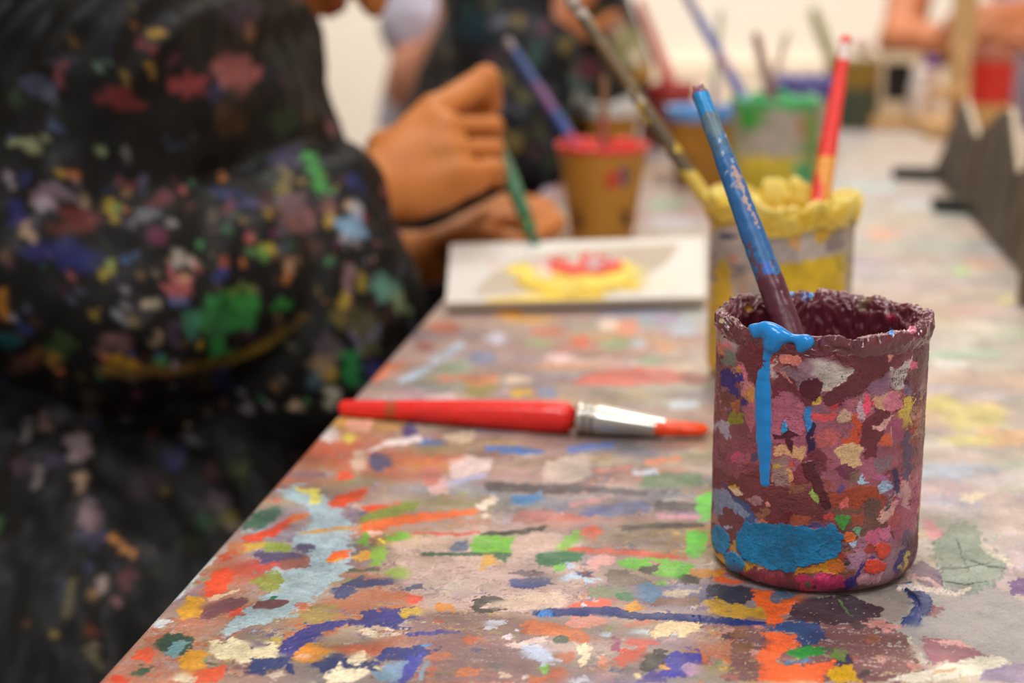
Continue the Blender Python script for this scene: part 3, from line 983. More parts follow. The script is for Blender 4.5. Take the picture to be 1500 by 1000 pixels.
    E(770, 392, 56, 14, (220, 198, 176), dry=.2)
    E(640, 425, 70, 30, (150, 142, 84), dry=.25)
    E(640, 395, 60, 20, (208, 146, 100), dry=.3)
    E(785, 437, 44, 17, (218, 176, 64))
    E(880, 440, 40, 20, (136, 146, 180), dry=.2)
    S([(455, 330), (510, 295), (575, 258)], 28, (184, 202, 220), taper=.8)
    S([(335, 395), (400, 370), (455, 345)], 26, (182, 202, 224), taper=.8)
    S([(240, 400), (300, 345), (360, 330)], 30, (222, 130, 96), dry=.15)
    S([(470, 390), (700, 375)], 26, (206, 132, 112), dry=.2)
    E(540, 345, 60, 22, (150, 170, 146), dry=.2)
    E(640, 310, 46, 24, (128, 136, 166), dry=.2)
    E(1110, 188, 40, 24, (238, 214, 198))
    E(1170, 195, 40, 30, (224, 146, 118), dry=.1)
    E(830, 170, 90, 14, (224, 170, 76), dry=.15)
    E(880, 215, 70, 16, (216, 130, 96), dry=.2)
    E(690, 235, 40, 26, (206, 202, 216), dry=.2)
    E(740, 150, 60, 20, (212, 150, 70), dry=.2)
    E(1370, 200, 60, 34, (176, 190, 206), dry=.2)
    E(1320, 170, 50, 26, (166, 150, 180), dry=.25)
    E(1130, 262, 60, 20, (150, 180, 140), dry=.2)
    E(1210, 260, 34, 18, (196, 206, 222), dry=.1)
    E(1310, 275, 26, 14, (214, 150, 100), dry=.2)
    E(1250, 320, 60, 20, (156, 174, 146), dry=.2)
    E(850, 255, 50, 14, (166, 186, 130), dry=.2)
    E(430, 460, 50, 12, (190, 146, 170), dry=.2)
    E(430, 270, 40, 20, (150, 96, 90), dry=.2)
    E(500, 200, 70, 20, (176, 100, 76), dry=.2)
    E(1380, 480, 60, 16, (206, 216, 226), dry=.1)
    E(1050, 450, 90, 16, (168, 150, 142), dry=.3)
    E(480, 455, 60, 10, (228, 206, 204), dry=.1)

    # ---- pale far and right side
    for (x, y, rx, ry, c) in ((1292, 343, 22, 9, (234, 170, 140)), (1440, 388, 34, 7, (222, 176, 156)), (1408, 396, 14, 9, (186, 212, 156)), (1475, 440, 16, 7, (226, 214, 150)),
                              (1420, 455, 40, 8, (214, 180, 170)), (1420, 478, 60, 5, (228, 214, 200)), (1410, 520, 60, 7, (176, 204, 180)), (1390, 532, 30, 6, (224, 222, 216)),
                              (1380, 590, 30, 14, (214, 200, 130)), (1430, 612, 50, 18, (212, 198, 136)), (1470, 640, 50, 14, (222, 184, 146)), (1420, 645, 40, 9, (206, 196, 130)),
                              (1400, 690, 60, 14, (178, 186, 200)), (1345, 700, 20, 14, (186, 196, 206)), (1450, 700, 40, 10, (200, 190, 190)), (1280, 275, 40, 8, (186, 206, 200)),
                              (1345, 300, 40, 8, (200, 206, 204)), (1480, 748, 40, 30, (196, 178, 172)), (1365, 715, 26, 10, (196, 176, 176)), (800, 262, 12, 26, (206, 206, 224)),
                              (815, 320, 16, 18, (214, 206, 170)), (975, 300, 26, 8, (150, 186, 160)), (980, 325, 40, 10, (196, 196, 202)), (985, 262, 30, 10, (100, 66, 58))):
        pt.blob(x, y, rx, ry, c, dry=.15, warp=4)


def table_patch(us, vs, near, left_edge, extra=None):
    """grid of the painted top; columns left of u=0 turn down over the rounded edge"""
    ue = [-.0022, -.0022, -.0019, -.0012] if left_edge else []
    ze = [-.024, -.003, -.0015, -.0005] if left_edge else []
    U = np.concatenate([ue, us])
    Z = np.concatenate([ze, np.zeros(len(us))])
    uu, vv = np.meshgrid(U, vs)
    pos = TO[None] + uu.reshape(-1, 1) * EU + vv.reshape(-1, 1) * EV
    pos[:, 2] += np.tile(Z, len(vs))
    px, py = proj(pos)
    pt = Paint(px, py, uu.ravel() + 3, vv.ravel() + 3, (176, 152, 144))
    pt.grid = (len(vs), len(U), float(np.mean(np.diff(vs))), float(np.median(np.diff(us))))
    paint_table(pt, near, extra)
    pt.blend(.0014, .75, 4, .5)
    pt.finish((150, 128, 128), .04, .035, gam=1.2 if near else 1.1)
    h = pt.h + pt.fine * .00002 * (pt.h > 0)
    ed = np.minimum(1, np.minimum(np.abs(vv.ravel() - vs[0]), np.abs(vv.ravel() - vs[-1])) / .002)
    pos[:, 2] += h * ed * np.clip(uu.ravel() / .001 + .3, 0, 1)
    return pos, grid_quads(len(vs), len(U)), pt.col


vn = [V0]
while vn[-1] < VMID:
    d_ = .0006 + .0004 * (vn[-1] - V0) / (VMID - V0)
    vn.append(vn[-1] + d_)
VMID = vn[-1]
p1, q1, c1 = table_patch(np.arange(0, .4001, .00042), np.array(vn), True, True)
p2, q2, c2 = table_patch(np.arange(0, UMAX + .001, .0020), np.arange(VMID, VEND + .001, .0022), False, True)
p3, q3, c3 = table_patch(np.arange(.4, UMAX + .001, .004), np.linspace(V0, VMID, 150), False, False, (V0, VMID))
p4, q4, c4 = table_patch(np.arange(0, UMAX + .001, .006), np.linspace(V0 - .3, V0, 60), False, True, (V0 - .3, V0))
off = np.cumsum([0, len(p1), len(p2), len(p3)])
table = empty('craft_table', tab(UMAX / 2, VEND / 2, -TZ))
tag(table, 'long wooden craft table with its top crusted in multicoloured paint', 'table')
me = mesh_from('tabletop', np.concatenate([p1, p2, p3, p4]), np.concatenate([q1, q2 + off[1], q3 + off[2], q4 + off[3]]), np.concatenate([c1, c2, c3, c4]))
top = link('tabletop', me, M_TABLE, table)
mb = MB()
R2 = np.array([EU, EV, [0, 0, 1]]).T
mb.box(tab((UMAX) / 2, (VEND + V0 - .3) / 2, -.0135), (UMAX, VEND - V0 + .3, .021), R2, (120, 100, 88))
M_BOARD = mat_plain('chipboard', (112, 92, 78), rough=.7, scale=60)
mb.build('tabletop_core', M_BOARD, table)
for u_, v_ in ((.06, VEND - .06), (UMAX - .06, VEND - .06), (UMAX - .06, V0 - .24), (.06, V0 - .24)):
    mb = MB()
    mb.box(tab(u_, v_, -TZ / 2 - .013), (.05, .05, TZ - .026), R2)
    mb.build('leg', mat_plain('leg_paint', (70, 66, 64), rough=.5), table, bevel=.003)
# ================================================================== pots of paint
def jar_profile(R, h, rc=.008, n=120, taper=1.0):
    """outer (r,z) from the bottom rim of contact up to the top"""
    a = np.linspace(0, np.pi / 2, 14)
    r = np.concatenate([[R * taper - rc], R * taper - rc + rc * np.sin(a[1:]), np.full(n, R)])
    z = np.concatenate([[0], rc - rc * np.cos(a[1:]), np.linspace(rc, h, n + 1)[1:]])
    if taper != 1.0:
        r = np.where(z > rc, R * (taper + (1 - taper) * (z - rc) / (h - rc)), r)
    return r, z


def jar_body(c, R, h, ang, paint, n=120, taper=1.0, base=(110, 55, 62), rc=.008, relief=1.0, film=None, gam=1.0):
    """outer wall + floor; ang = angles (0 faces -Y). paint(Paint) colours it"""
    r, z = jar_profile(R, h, rc, n, taper)
    film = film or base
    A, Zi = np.meshgrid(ang, np.arange(len(r)))
    rr, zz = r[Zi].ravel(), z[Zi].ravel()
    a = A.ravel()
    dx, dy = np.sin(a), -np.cos(a)
    pos = np.stack([c[0] + rr * dx, c[1] + rr * dy, c[2] + zz], 1)
    px, py = proj(pos)
    live = np.abs(a) < 1.75
    # away from the camera the chart is unrolled so nothing is drawn twice
    px = np.where(live, px, 9e4 + a * 1000)
    pt = Paint(px, py, a * R + 1, zz + 1, base)
    pt.grid = (len(r), len(ang), h / len(r), float(np.median(np.diff(ang))) * R)
    paint(pt, a * R, zz)
    if not hasattr(pt, 'text'):
        pt.blend(.0007, .7, 3, .5)
    pt.finish(film, .03, .05, gam=gam)
    if hasattr(pt, 'text'):
        pt.text()
    hh = (pt.h + pt.fine * .00003) * relief
    up = np.clip(zz / .003, 0, 1)
    pos[:, 0] += dx * hh * up
    pos[:, 1] += dy * hh * up
    q = grid_quads(len(r), len(ang), True)
    nb = len(ang)
    pos = np.concatenate([pos, [[c[0], c[1], c[2] + .0005]]])
    fan = np.array([[len(pos) - 1, (i + 1) % nb, i, i] for i in range(nb)])
    col = np.concatenate([pt.col, [c255(base)]])
    return pos, q, fan, col


def tri_fan_mesh(name, pos, q, fan, col):
    me = bpy.data.meshes.new(name)
    n4 = len(q)
    f3 = fan[:, :3]
    me.vertices.add(len(pos))
    me.vertices.foreach_set('co', np.ascontiguousarray(pos, np.float32).ravel())
    idx = np.concatenate([q.ravel(), f3.ravel()]).astype(np.int32)
    me.loops.add(len(idx))
    me.loops.foreach_set('vertex_index', idx)
    me.polygons.add(n4 + len(f3))
    me.polygons.foreach_set('loop_start', np.concatenate([np.arange(n4) * 4, n4 * 4 + np.arange(len(f3)) * 3]).astype(np.int32))
    me.update(calc_edges=True)
    me.polygons.foreach_set('use_smooth', np.ones(n4 + len(f3), bool))
    set_col(me, col)
    me.validate()
    return me


def crust(c, R, h, thick, hi, seed, na=900, nb=70, depth=.03, amp=.0016, cols=None, drop=.004):
    """dried paint heaped over the lip: closed band from outside, over the lip, down the inside"""
    t = np.linspace(0, 1, nb)
    # cross-section: start on the outer wall below the lip, over, then the inner wall
    out_z = np.interp(t, [0, .2, .34, .5, .62, 1], [h - drop, h - .0003, h + hi, h + hi * .8, h - .002, h - depth])
    out_r = np.interp(t, [0, .2, .34, .5, .62, 1], [R - .0002, R + .0009, R + .0002, R - thick * .6, R - thick, R - thick * .8])
    A, Ti = np.meshgrid(np.linspace(0, 2 * np.pi, na, endpoint=False), np.arange(nb))
    a, ti = A.ravel(), Ti.ravel()
    tt = t[ti]
    r, z = out_r[ti].copy(), out_z[ti].copy()
    d3 = np.stack([np.cos(a) * R, np.sin(a) * R, z - c[2] * 0], 1)
    g1 = fbm3(d3 / .0105 + seed, 2)
    s3 = np.stack([np.cos(a) * R, np.sin(a) * R, r * 2 + z], 1)
    s3 = s3 + .0018 * np.stack([perlin3(s3 / .006 + 31), perlin3(s3 / .006 + 47), perlin3(s3 / .006 + 71)], 1)
    g2 = fbm3(s3 / .0055 + seed * 2, 2)
    g2 = 1 - np.abs(g2) * 3.0
    g3 = fbm3(s3 / .0022 + seed * 3, 2)
    w = np.interp(tt, [0, .12, .25, .6, 1], [.15, .6, 1, 1, .9])
    low = fbm3(np.stack([np.cos(a) * 2.2, np.sin(a) * 2.2, a * 0 + seed], 1), 2)
    z = z + w * (amp * .9 * g1 + amp * .55 * g2) * np.interp(tt, [0, .2, .55, 1], [.3, 1, 1, .2]) + low * amp * 1.1 * np.interp(tt, [0, .1, .5, .7], [1.2, 1, 1, 0])
    rad = w * (amp * .5 * g1 + amp * .45 * g2 + amp * .16 * g3)
    sgn = np.interp(tt, [0, .34, .5, 1], [1, .8, -.4, -1])
    r = r + rad * sgn
    pos = np.stack([c[0] + np.sin(a) * r, c[1] - np.cos(a) * r, c[2] + z], 1)
    base = c255(cols[0])[None] * np.ones((len(pos), 1))
    m = np.clip(g1 * 1.6 + .3, 0, 1)[:, None]
    col = base * (1 - m * .5) + c255(cols[1])[None] * m * .5
    m2 = np.clip(g2 * 1.2 - .5, 0, 1)[:, None]
    col = col * (1 - m2 * .5) + c255(cols[2])[None] * m2 * .5
    if len(cols) > 3:
        m3 = (fbm3(d3 / .012 + 9.1 + seed, 2) > .42)[:, None] * .6
        col = col * (1 - m3) + c255(cols[3])[None] * m3
    return pos, grid_quads(nb, na, True)[:, ::-1], col, a


def contents(c, R, z, col, seed, name, parent, mat, amp=.0012):
    nr, na = 24, 64
    rr = np.linspace(.0005, R, nr)
    A, Ri = np.meshgrid(np.linspace(0, 2 * np.pi, na, endpoint=False), rr)
    a, r = A.ravel(), Ri.ravel()
    x, y = np.sin(a) * r, -np.cos(a) * r
    g = fbm3(np.stack([x, y, x * 0 + seed], 1) / .012, 3)
    pos = np.stack([c[0] + x, c[1] + y, c[2] + z + g * amp], 1)
    cc = c255(col)[None] * (1 + .18 * g[:, None])
    return link(name, mesh_from(name, pos, grid_quads(nr, na, True), cc), mat, parent)


# ------------------------------------------------------------------ brushes
def rod(path, radii, bands, seed, mat, name, parent=None, seg=28, bump=0.0, spots=0):
    """bands = [(t, colour)...] along the length, edges broken by noise"""
    path = np.asarray(path, float)
    n = max(40, int(np.linalg.norm(path[-1] - path[0]) / .0006))
    s = np.linspace(0, 1, n)
    L = np.concatenate([[0], np.cumsum(np.linalg.norm(np.diff(path, axis=0), axis=1))])
    L /= L[-1]
    pp = np.stack([np.interp(s, L, path[:, i]) for i in range(3)], 1)
    rt = np.linspace(0, 1, len(radii))
    rr = np.interp(s, rt, radii)
    # rounded ends
    ln = np.linalg.norm(path[-1] - path[0])
    e0 = np.clip(s * ln / max(rr[0], 1e-5), 0, 1)
    e1 = np.clip((1 - s) * ln / max(rr[-1], 1e-5), 0, 1)
    rr = rr * np.sqrt(np.clip(1 - (1 - e0) ** 2, .0004, 1)) * np.sqrt(np.clip(1 - (1 - e1) ** 2, .0004, 1))
    V, q, tt, aa = tube(pp, rr, seg)
    tt = tt / tt.max()
    g = fbm3(V / .006 + seed * 3.7, 3)
    g2 = fbm3(V / .0022 + seed, 2)
    if bump:
        nv = V - np.repeat(pp, seg, 0)
        nv /= np.linalg.norm(nv, axis=1)[:, None] + 1e-9
        V = V + nv * (np.clip(g, -.3, 1) * bump + g2 * bump * .35)[:, None]
    x = tt + g * .05
    col = np.tile(c255(bands[0][1]), (len(V), 1))
    for t0, c in bands[1:]:
        col[x > t0] = c255(c)
    col = col * (1 + .07 * g[:, None] + .06 * g2[:, None])
    return V, q, col, tt, aa, g, g2


def simple_rod(name, pts, radii, bands, seed, mat, parent=None, bump=.0002, extra=None, seg=24):
    V, q, col, tt, aa, g, g2 = rod(pts, radii, bands, seed, mat, name, parent, seg=seg, bump=bump)
    if extra:
        extra(V, col, tt, aa, g, g2)
    return link(name, mesh_from(name, V, q, np.clip(col, 0, 1)), mat, parent)


# ================================================================== the maroon jar
JC = D(1189, .592)
JR, JH = .0364, .0885
ang_f = np.arange(-1.75, 1.75, .00021 / JR)
ang_b = np.linspace(1.75, 2 * np.pi - 1.75, 110, endpoint=False)
JANG = np.concatenate([ang_f, ang_b])

MAR, MAR2, PNK, MAU = (92, 34, 46), (112, 44, 58), (172, 84, 112), (140, 92, 116)
FONT = {'p': ('000', '110', '101', '110', '100'), 'i': ('010', '000', '010', '010', '010'), 'g': ('011', '101', '011', '001', '110'), 'm': ('000', '111', '111', '101', '101'),
        'e': ('010', '101', '111', '100', '011'), 'n': ('000', '110', '101', '101', '101'), 't': ('010', '111', '010', '010', '011'), 'o': ('000', '010', '101', '101', '010'),
        's': ('011', '100', '010', '001', '110'), 'c': ('000', '011', '100', '100', '011'), 'u': ('000', '101', '101', '101', '011'), 'a': ('000', '011', '101', '101', '011'), ' ': ('000',) * 5}


def jar_text(pt, s1, s2, x0, y0, word, cell, col):
    """tiny printed line; x0,y0 = left, baseline-top in jar metres"""
    for i, ch in enumerate(word):
        for ry, row in enumerate(FONT[ch]):
            for rx, b in enumerate(row):
                if b == '1':
                    xa = x0 + (i * 3.6 + rx) * cell
                    ya = y0 - ry * cell * 1.35
                    m = (np.abs(s1 - xa) < cell * .5) & (np.abs(s2 - ya) < cell * .62)
                    pt.col[m] = pt.col[m] * .25 + c255(col) * .75


def paint_jar(pt, s1, s2):
    r = np.random.default_rng(21)
    pal = [MAR, MAR2, (100, 40, 50), (160, 78, 104), (130, 80, 106), (186, 96, 110), (176, 70, 40), (150, 60, 44), (206, 168, 130), (110, 84, 70), (90, 60, 90), (200, 120, 140), (120, 100, 52),
           (104, 36, 48), (98, 40, 48), (190, 60, 50), (60, 50, 90), (150, 120, 130), (96, 60, 50)]
    for i in range(1100):
        x, z = r.uniform(-np.pi, np.pi) * JR, r.uniform(.002, JH)
        sz = r.lognormal(0, .55) * .0025
        pt.blob(x + 1, z + 1, sz, sz * r.uniform(.7, 1.6), np.array(pal[r.integers(len(pal))]) + r.normal(0, 6, 3), rot=r.uniform(-.5, .5), metric=True, warp=sz * .6, wy=sz * .6, mix=r.uniform(.45, .95),
                dry=r.uniform(.2, .7), seed=i, h=.00012 * r.uniform(.3, 2), var=.1)
    pt.blend(.0016, -.2, 1, .8)

    def bind(ox, oy, s):
        kk = crop(ox, oy, s)
        return (lambda pts, w, c, **a: pt.stroke(kk(*pts), w / s, c, **a), lambda pts, c, **a: pt.poly(kk(*pts), c, **a),
                lambda x, y, rx, ry, c, **a: pt.blob(*kk((x, y))[0], rx / s, ry / s, c, **a))
    # overall patches (crop of the whole jar)
    S, Q, E = bind(1000, 400, 2)
    Q([(80, 120), (120, 140), (110, 300), (100, 560), (80, 560)], (92, 46, 52), dry=.1, warp=4)
    Q([(80, 560), (200, 480), (250, 440), (260, 620), (400, 640), (420, 720), (200, 740), (90, 640)], (104, 46, 50), dry=.15)
    Q([(420, 620), (560, 600), (600, 660), (560, 740), (440, 730)], (150, 62, 40), dry=.25)
    Q([(520, 420), (600, 400), (610, 520), (520, 560)], (98, 38, 48), dry=.2)
    Q([(80, 630), (120, 640), (200, 700), (240, 740), (160, 760), (100, 720)], (136, 150, 186), dry=.2)
    Q([(420, 500), (520, 480), (600, 560), (560, 640), (430, 640)], (150, 84, 96), dry=.3)
    Q([(200, 330), (420, 330), (560, 400), (640, 420), (640, 560), (540, 620), (420, 600), (260, 560)], (160, 88, 108), dry=.42)
    Q([(90, 420), (230, 400), (240, 560), (150, 600), (90, 560)], (132, 66, 80), dry=.5)
    Q([(430, 690), (560, 680), (600, 760), (540, 790), (470, 750)], (110, 74, 66), dry=.25)
    Q([(600, 700), (660, 600), (690, 620), (680, 760), (620, 800)], (172, 84, 110), dry=.2)
    Q([(500, 780), (600, 750), (660, 820), (600, 920), (500, 900)], (150, 100, 122), dry=.2)
    S, Q, E = bind(1030, 420, 5.55)
    S2, Q2, E2 = bind(1180, 420, 5.556)
    S3, Q3, E3 = bind(1030, 580, 5.55)
    S4, Q4, E4 = bind(1180, 580, 5.556)
    S5, Q5, E5 = bind(1030, 740, 7.14)
    S6, Q6, E6 = bind(1180, 740, 7.144)
    # upper left
    Q([(100, 345), (200, 330), (330, 420), (300, 560), (250, 580), (200, 540), (120, 480)], (178, 166, 164), dry=.05)
    Q([(120, 430), (190, 470), (240, 520), (150, 560), (110, 500)], (206, 120, 90), dry=.3)
    Q([(165, 470), (215, 430), (240, 470), (245, 540), (190, 500)], (228, 98, 128))
    E(205, 580, 60, 70, (108, 122, 112), dry=.1)
    E(285, 690, 45, 40, (196, 132, 66), dry=.2)
    Q([(290, 590), (340, 620), (375, 720), (440, 830), (440, 930), (340, 940), (300, 860), (320, 760)], (206, 128, 134), dry=.15)
    Q([(300, 610), (350, 650), (380, 740), (330, 760)], (220, 112, 140), dry=.1)
    Q([(340, 860), (400, 800), (440, 860), (430, 960), (350, 930)], (206, 140, 66), dry=.2)
    S([(420, 840), (436, 1000)], 18, (206, 190, 150), dry=.1)
    Q([(135, 700), (200, 665), (245, 670), (260, 710), (310, 690), (320, 770), (270, 790), (290, 860), (300, 900), (260, 900), (210, 850), (160, 800)], (40, 34, 124), warp=2.5)
    Q([(300, 920), (320, 895), (365, 940), (340, 985), (320, 1080), (300, 1000)], (46, 38, 118), warp=2)
    E(268, 970, 34, 60, (188, 104, 56), dry=.2)
    E(190, 920, 60, 60, (120, 66, 60), dry=.35)
    Q([(70, 900), (110, 850), (90, 960), (120, 1040), (80, 1000)], (196, 96, 104), dry=.1)
    Q([(310, 420), (400, 400), (530, 410), (520, 640), (470, 700), (450, 850), (400, 780), (350, 650), (290, 570)], MAR, dry=.0, warp=1.5, h=.0005, var=.04)
    Q([(400, 400), (530, 410), (560, 500), (600, 520), (1030, 560), (1030, 480), (400, 380)], MAR, warp=2, h=.0006)
    # right of the drip
    Q([(545, 760), (600, 690), (680, 720), (800, 820), (900, 900), (880, 960), (820, 960), (760, 880), (700, 850), (560, 930)], (100, 38, 50), dry=.05, h=.0003)
    Q([(560, 640), (600, 560), (590, 620), (570, 660), (610, 730), (580, 765), (545, 740)], (190, 176, 172), warp=1.5)
    Q([(630, 570), (700, 545), (760, 560), (830, 640), (800, 670), (770, 660), (750, 630), (680, 620), (640, 600)], (224, 130, 112), warp=2, h=.0004)
    Q([(610, 650), (700, 640), (760, 680), (860, 560), (950, 570), (950, 720), (790, 810), (720, 760), (650, 700)], (138, 106, 122), dry=.1)
    Q([(620, 680), (650, 685), (735, 770), (715, 775)], (222, 140, 124), warp=1)
    E2(50, 650, 90, 70, (142, 108, 128), dry=.1)
    Q2([(60, 580), (230, 600), (320, 650), (400, 660), (350, 740), (230, 830), (140, 840), (110, 880), (60, 860), (60, 700)], (196, 190, 180), warp=2)
    Q2([(345, 745), (400, 680), (410, 690), (350, 760), (220, 845), (145, 850), (140, 838), (220, 832)], (222, 196, 160), warp=1)
    Q2([(0, 760), (80, 735), (140, 770), (140, 840), (100, 890), (50, 905), (45, 980), (0, 980), (-30, 900), (-40, 800)], (100, 34, 50), warp=1.0, h=.0007)
    Q2([(250, 540), (420, 560), (520, 560), (640, 540), (680, 640), (640, 720), (560, 740), (500, 800), (440, 850), (330, 900), (260, 960), (180, 960), (130, 920), (160, 860), (260, 800), (360, 720),
        (400, 660), (300, 630)], MAR, warp=2, h=.0007, var=.04)
    Q2([(45, 900), (125, 895), (130, 960), (45, 965)], (214, 180, 72), warp=1.5)
    E2(100, 990, 70, 25, (132, 90, 120), dry=.1)
    E2(296, 728, 8, 8, (30, 26, 24), warp=.3)
    Q2([(655, 560), (680, 540), (705, 550), (690, 600), (655, 610)], (212, 140, 112), warp=1)
    Q2([(700, 640), (740, 600), (850, 530), (870, 500), (860, 620), (830, 680), (800, 760), (790, 830), (700, 830), (690, 760)], (198, 190, 184), warp=1.5)
    Q2([(700, 560), (800, 520), (860, 500), (840, 580), (760, 640), (720, 690), (700, 650)], (98, 40, 52), dry=.25)
    Q2([(520, 790), (620, 720), (700, 690), (700, 830), (640, 880), (560, 890), (510, 860)], (130, 92, 120), dry=.1)
    Q2([(480, 870), (510, 845), (540, 910), (530, 960), (500, 1010), (480, 960)], (232, 74, 106), warp=2)
    Q2([(560, 920), (620, 880), (690, 860), (690, 1000), (590, 1010)], (214, 172, 130), dry=.15)
    Q2([(620, 950), (660, 880), (760, 830), (780, 900), (760, 1000), (680, 1010), (630, 1000)], (208, 116, 140), dry=.1)
    Q2([(780, 820), (800, 780), (850, 830), (860, 880), (820, 890)], (104, 90, 126), dry=.2)
    Q2([(830, 640), (880, 590), (910, 610), (900, 660), (870, 690), (840, 680)], (224, 92, 128), dry=.1)
    Q2([(790, 900), (850, 890), (880, 910), (860, 960), (850, 1100), (790, 1160), (765, 1080)], (212, 184, 72), dry=.1)
    pt.blend(.0009, .25, 5, .6)
    cell = .00028
    txt = []
    nb = np.abs(pt.X - 1312) < 60
    for wd, tx, ty in (('pigment', 1308, 545.5), ('mposition', 1305, 555), ('s con una', 1304, 563)):
        kx = np.argmin((pt.X - tx) ** 2 + (pt.Y - ty) ** 2)
        txt.append((s1[kx] + .0002, s2[kx] + .0006, wd))

    def text():
        for a_, b_, wd in txt:
            jar_text(pt, s1, s2, a_, b_, wd, cell, (62, 46, 52))
    pt.text = text
    E2(48, 822, 92, 82, (78, 22, 38), warp=.8, h=.0007, n=24)
    # middle
    Q3([(330, 90), (450, 0), (450, 220), (380, 300), (340, 200)], (176, 98, 112), dry=.05)
    Q3([(560, 60), (620, -40), (700, -30), (820, 80), (800, 180), (830, 260), (760, 420), (680, 400), (560, 380)], (172, 92, 116), dry=.04, h=.0003)
    Q3([(570, 420), (650, 400), (760, 400), (830, 430), (800, 540), (700, 480), (600, 460)], (212, 164, 116), dry=.25)
    E3(265, 180, 75, 55, (146, 142, 36), dry=.1)
    Q3([(90, 240), (160, 190), (230, 220), (200, 280), (225, 350), (190, 340), (140, 300)], (176, 170, 192), dry=.25)
    Q3([(240, 460), (290, 450), (340, 500), (300, 540), (250, 530)], (182, 66, 104), dry=.25)
    E3(330, 520, 50, 60, (150, 76, 96), dry=.4)
    E3(430, 500, 44, 40, (66, 62, 92), dry=.3)
    Q3([(560, 500), (660, 480), (750, 560), (700, 700), (600, 740), (560, 680)], (142, 118, 110), dry=.2)
    E3(600, 570, 40, 26, (190, 160, 70), dry=.3)
    E3(715, 560, 20, 26, (206, 76, 66), dry=.1)
    Q3([(665, 640), (700, 590), (730, 610), (735, 680), (690, 690)], (214, 150, 96), dry=.2)
    Q3([(220, 740), (260, 725), (300, 770), (320, 810), (240, 800)], (226, 200, 166), warp=2)
    E3(245, 742, 34, 14, (206, 156, 50), warp=2)
    S3([(150, 690), (200, 740), (250, 830)], 20, (46, 52, 116), dry=.1)
    Q3([(80, 780), (150, 740), (260, 850), (420, 960), (440, 1000), (200, 1000), (130, 950)], (128, 144, 180), dry=.15)
    S3([(260, 830), (360, 900), (420, 1000)], 50, (56, 76, 128), dry=.3)
    Q3([(150, 930), (220, 910), (330, 1000), (300, 1040), (170, 1040)], (102, 42, 50), dry=.1)
    E3(420, 850, 60, 36, (158, 118, 124), dry=.2)
    E3(525, 878, 14, 18, (222, 140, 130), warp=1)
    E3(780, 750, 60, 60, (130, 82, 62), dry=.4)
    Q3([(880, 790), (900, 745), (935, 810), (930, 865), (890, 840)], (158, 190, 92), warp=2)
    Q3([(570, 310), (640, 305), (665, 270), (680, 235), (700, 245), (710, 275), (800, 310), (740, 325), (720, 345), (740, 360), (735, 420), (720, 460), (695, 420), (665, 330), (580, 345)], (62, 20, 34), warp=1,
       h=.0005)
    Q3([(640, 270), (655, 200), (670, 195), (695, 270), (650, 300)], (34, 146, 214), warp=.8, h=.0008)
    Q3([(850, 290), (885, 200), (912, 230), (900, 330), (910, 440), (880, 490), (840, 480), (850, 390)], (34, 18, 66), warp=1, h=.0006)
    Q3([(815, 150), (835, 85), (870, 78), (886, 120), (890, 215), (850, 290), (825, 240)], (30, 128, 206), warp=.8, h=.0009)
    Q3([(720, 640), (790, 560), (840, 460), (960, 420), (1000, 520), (960, 640), (880, 620), (840, 700), (760, 720)], MAR2, dry=.1, h=.0003)
    Q4([(-20, 540), (60, 520), (110, 640), (150, 760), (205, 850), (205, 900), (165, 918), (130, 880), (80, 760), (10, 640)], (74, 24, 34), warp=1.2, h=.0009)
    Q4([(60, 150), (150, 140), (240, 130), (240, 190), (150, 200), (60, 190)], (228, 80, 88), dry=.1)
    Q4([(200, 80), (260, 40), (240, 110), (200, 130)], (210, 54, 66), dry=.1)
    Q4([(60, 320), (200, 260), (290, 300), (240, 400), (90, 420)], (190, 92, 92), dry=.2)
    Q4([(250, 170), (310, 100), (380, 140), (370, 200), (280, 220)], (216, 178, 150), dry=.2)
    Q4([(370, 170), (420, 150), (460, 240), (460, 380), (300, 390), (300, 350), (380, 340)], (204, 74, 40), dry=.15)
    Q4([(250, 400), (300, 390), (440, 395), (440, 560), (370, 610), (300, 580), (250, 500)], (216, 180, 130), dry=.12)
    Q4([(410, 90), (460, 30), (490, 120), (480, 200), (430, 170)], (190, 160, 176), dry=.2)
    Q4([(470, 0), (520, 0), (530, 70), (490, 160), (475, 120)], (232, 70, 104), warp=2)
    Q4([(480, 190), (560, 90), (680, 130), (640, 230), (620, 330), (580, 400), (580, 500), (490, 500), (450, 400), (460, 230)], (98, 34, 46), dry=.03, h=.0004)
    Q4([(545, 240), (610, 220), (640, 180), (720, 150), (690, 230), (620, 270), (560, 270)], (224, 168, 160), dry=.3)
    Q4([(590, 390), (640, 310), (690, 290), (700, 400), (640, 410)], (222, 96, 66), dry=.15)
    E4(740, 260, 60, 100, (158, 72, 104), dry=.3)
    Q4([(780, 400), (830, 300), (860, 270), (860, 560), (820, 700), (770, 680), (800, 560)], (84, 66, 96), dry=.15)
    Q4([(710, 600), (740, 580), (760, 700), (765, 800), (745, 850), (720, 760)], (44, 42, 92), warp=1.5)
    Q4([(540, 560), (600, 500), (700, 480), (700, 600), (600, 620)], (130, 106, 116), dry=.4)
    E4(610, 660, 60, 40, (176, 92, 140), dry=.3)
    Q4([(580, 730), (620, 690), (700, 700), (690, 750), (620, 790)], (150, 178, 206), dry=.3)
    Q4([(418, 690), (465, 628), (470, 660), (490, 660), (480, 680), (515, 708), (440, 718)], (160, 206, 230), warp=1.2)
    E4(320, 620, 60, 60, (110, 46, 76), dry=.3)
    E4(290, 750, 34, 40, (88, 66, 130), dry=.2)
    E4(390, 660, 50, 50, (120, 96, 80), dry=.35)
    Q4([(330, 760), (440, 720), (580, 740), (600, 820), (480, 860), (400, 920), (320, 880)], (156, 62, 34), dry=.12)
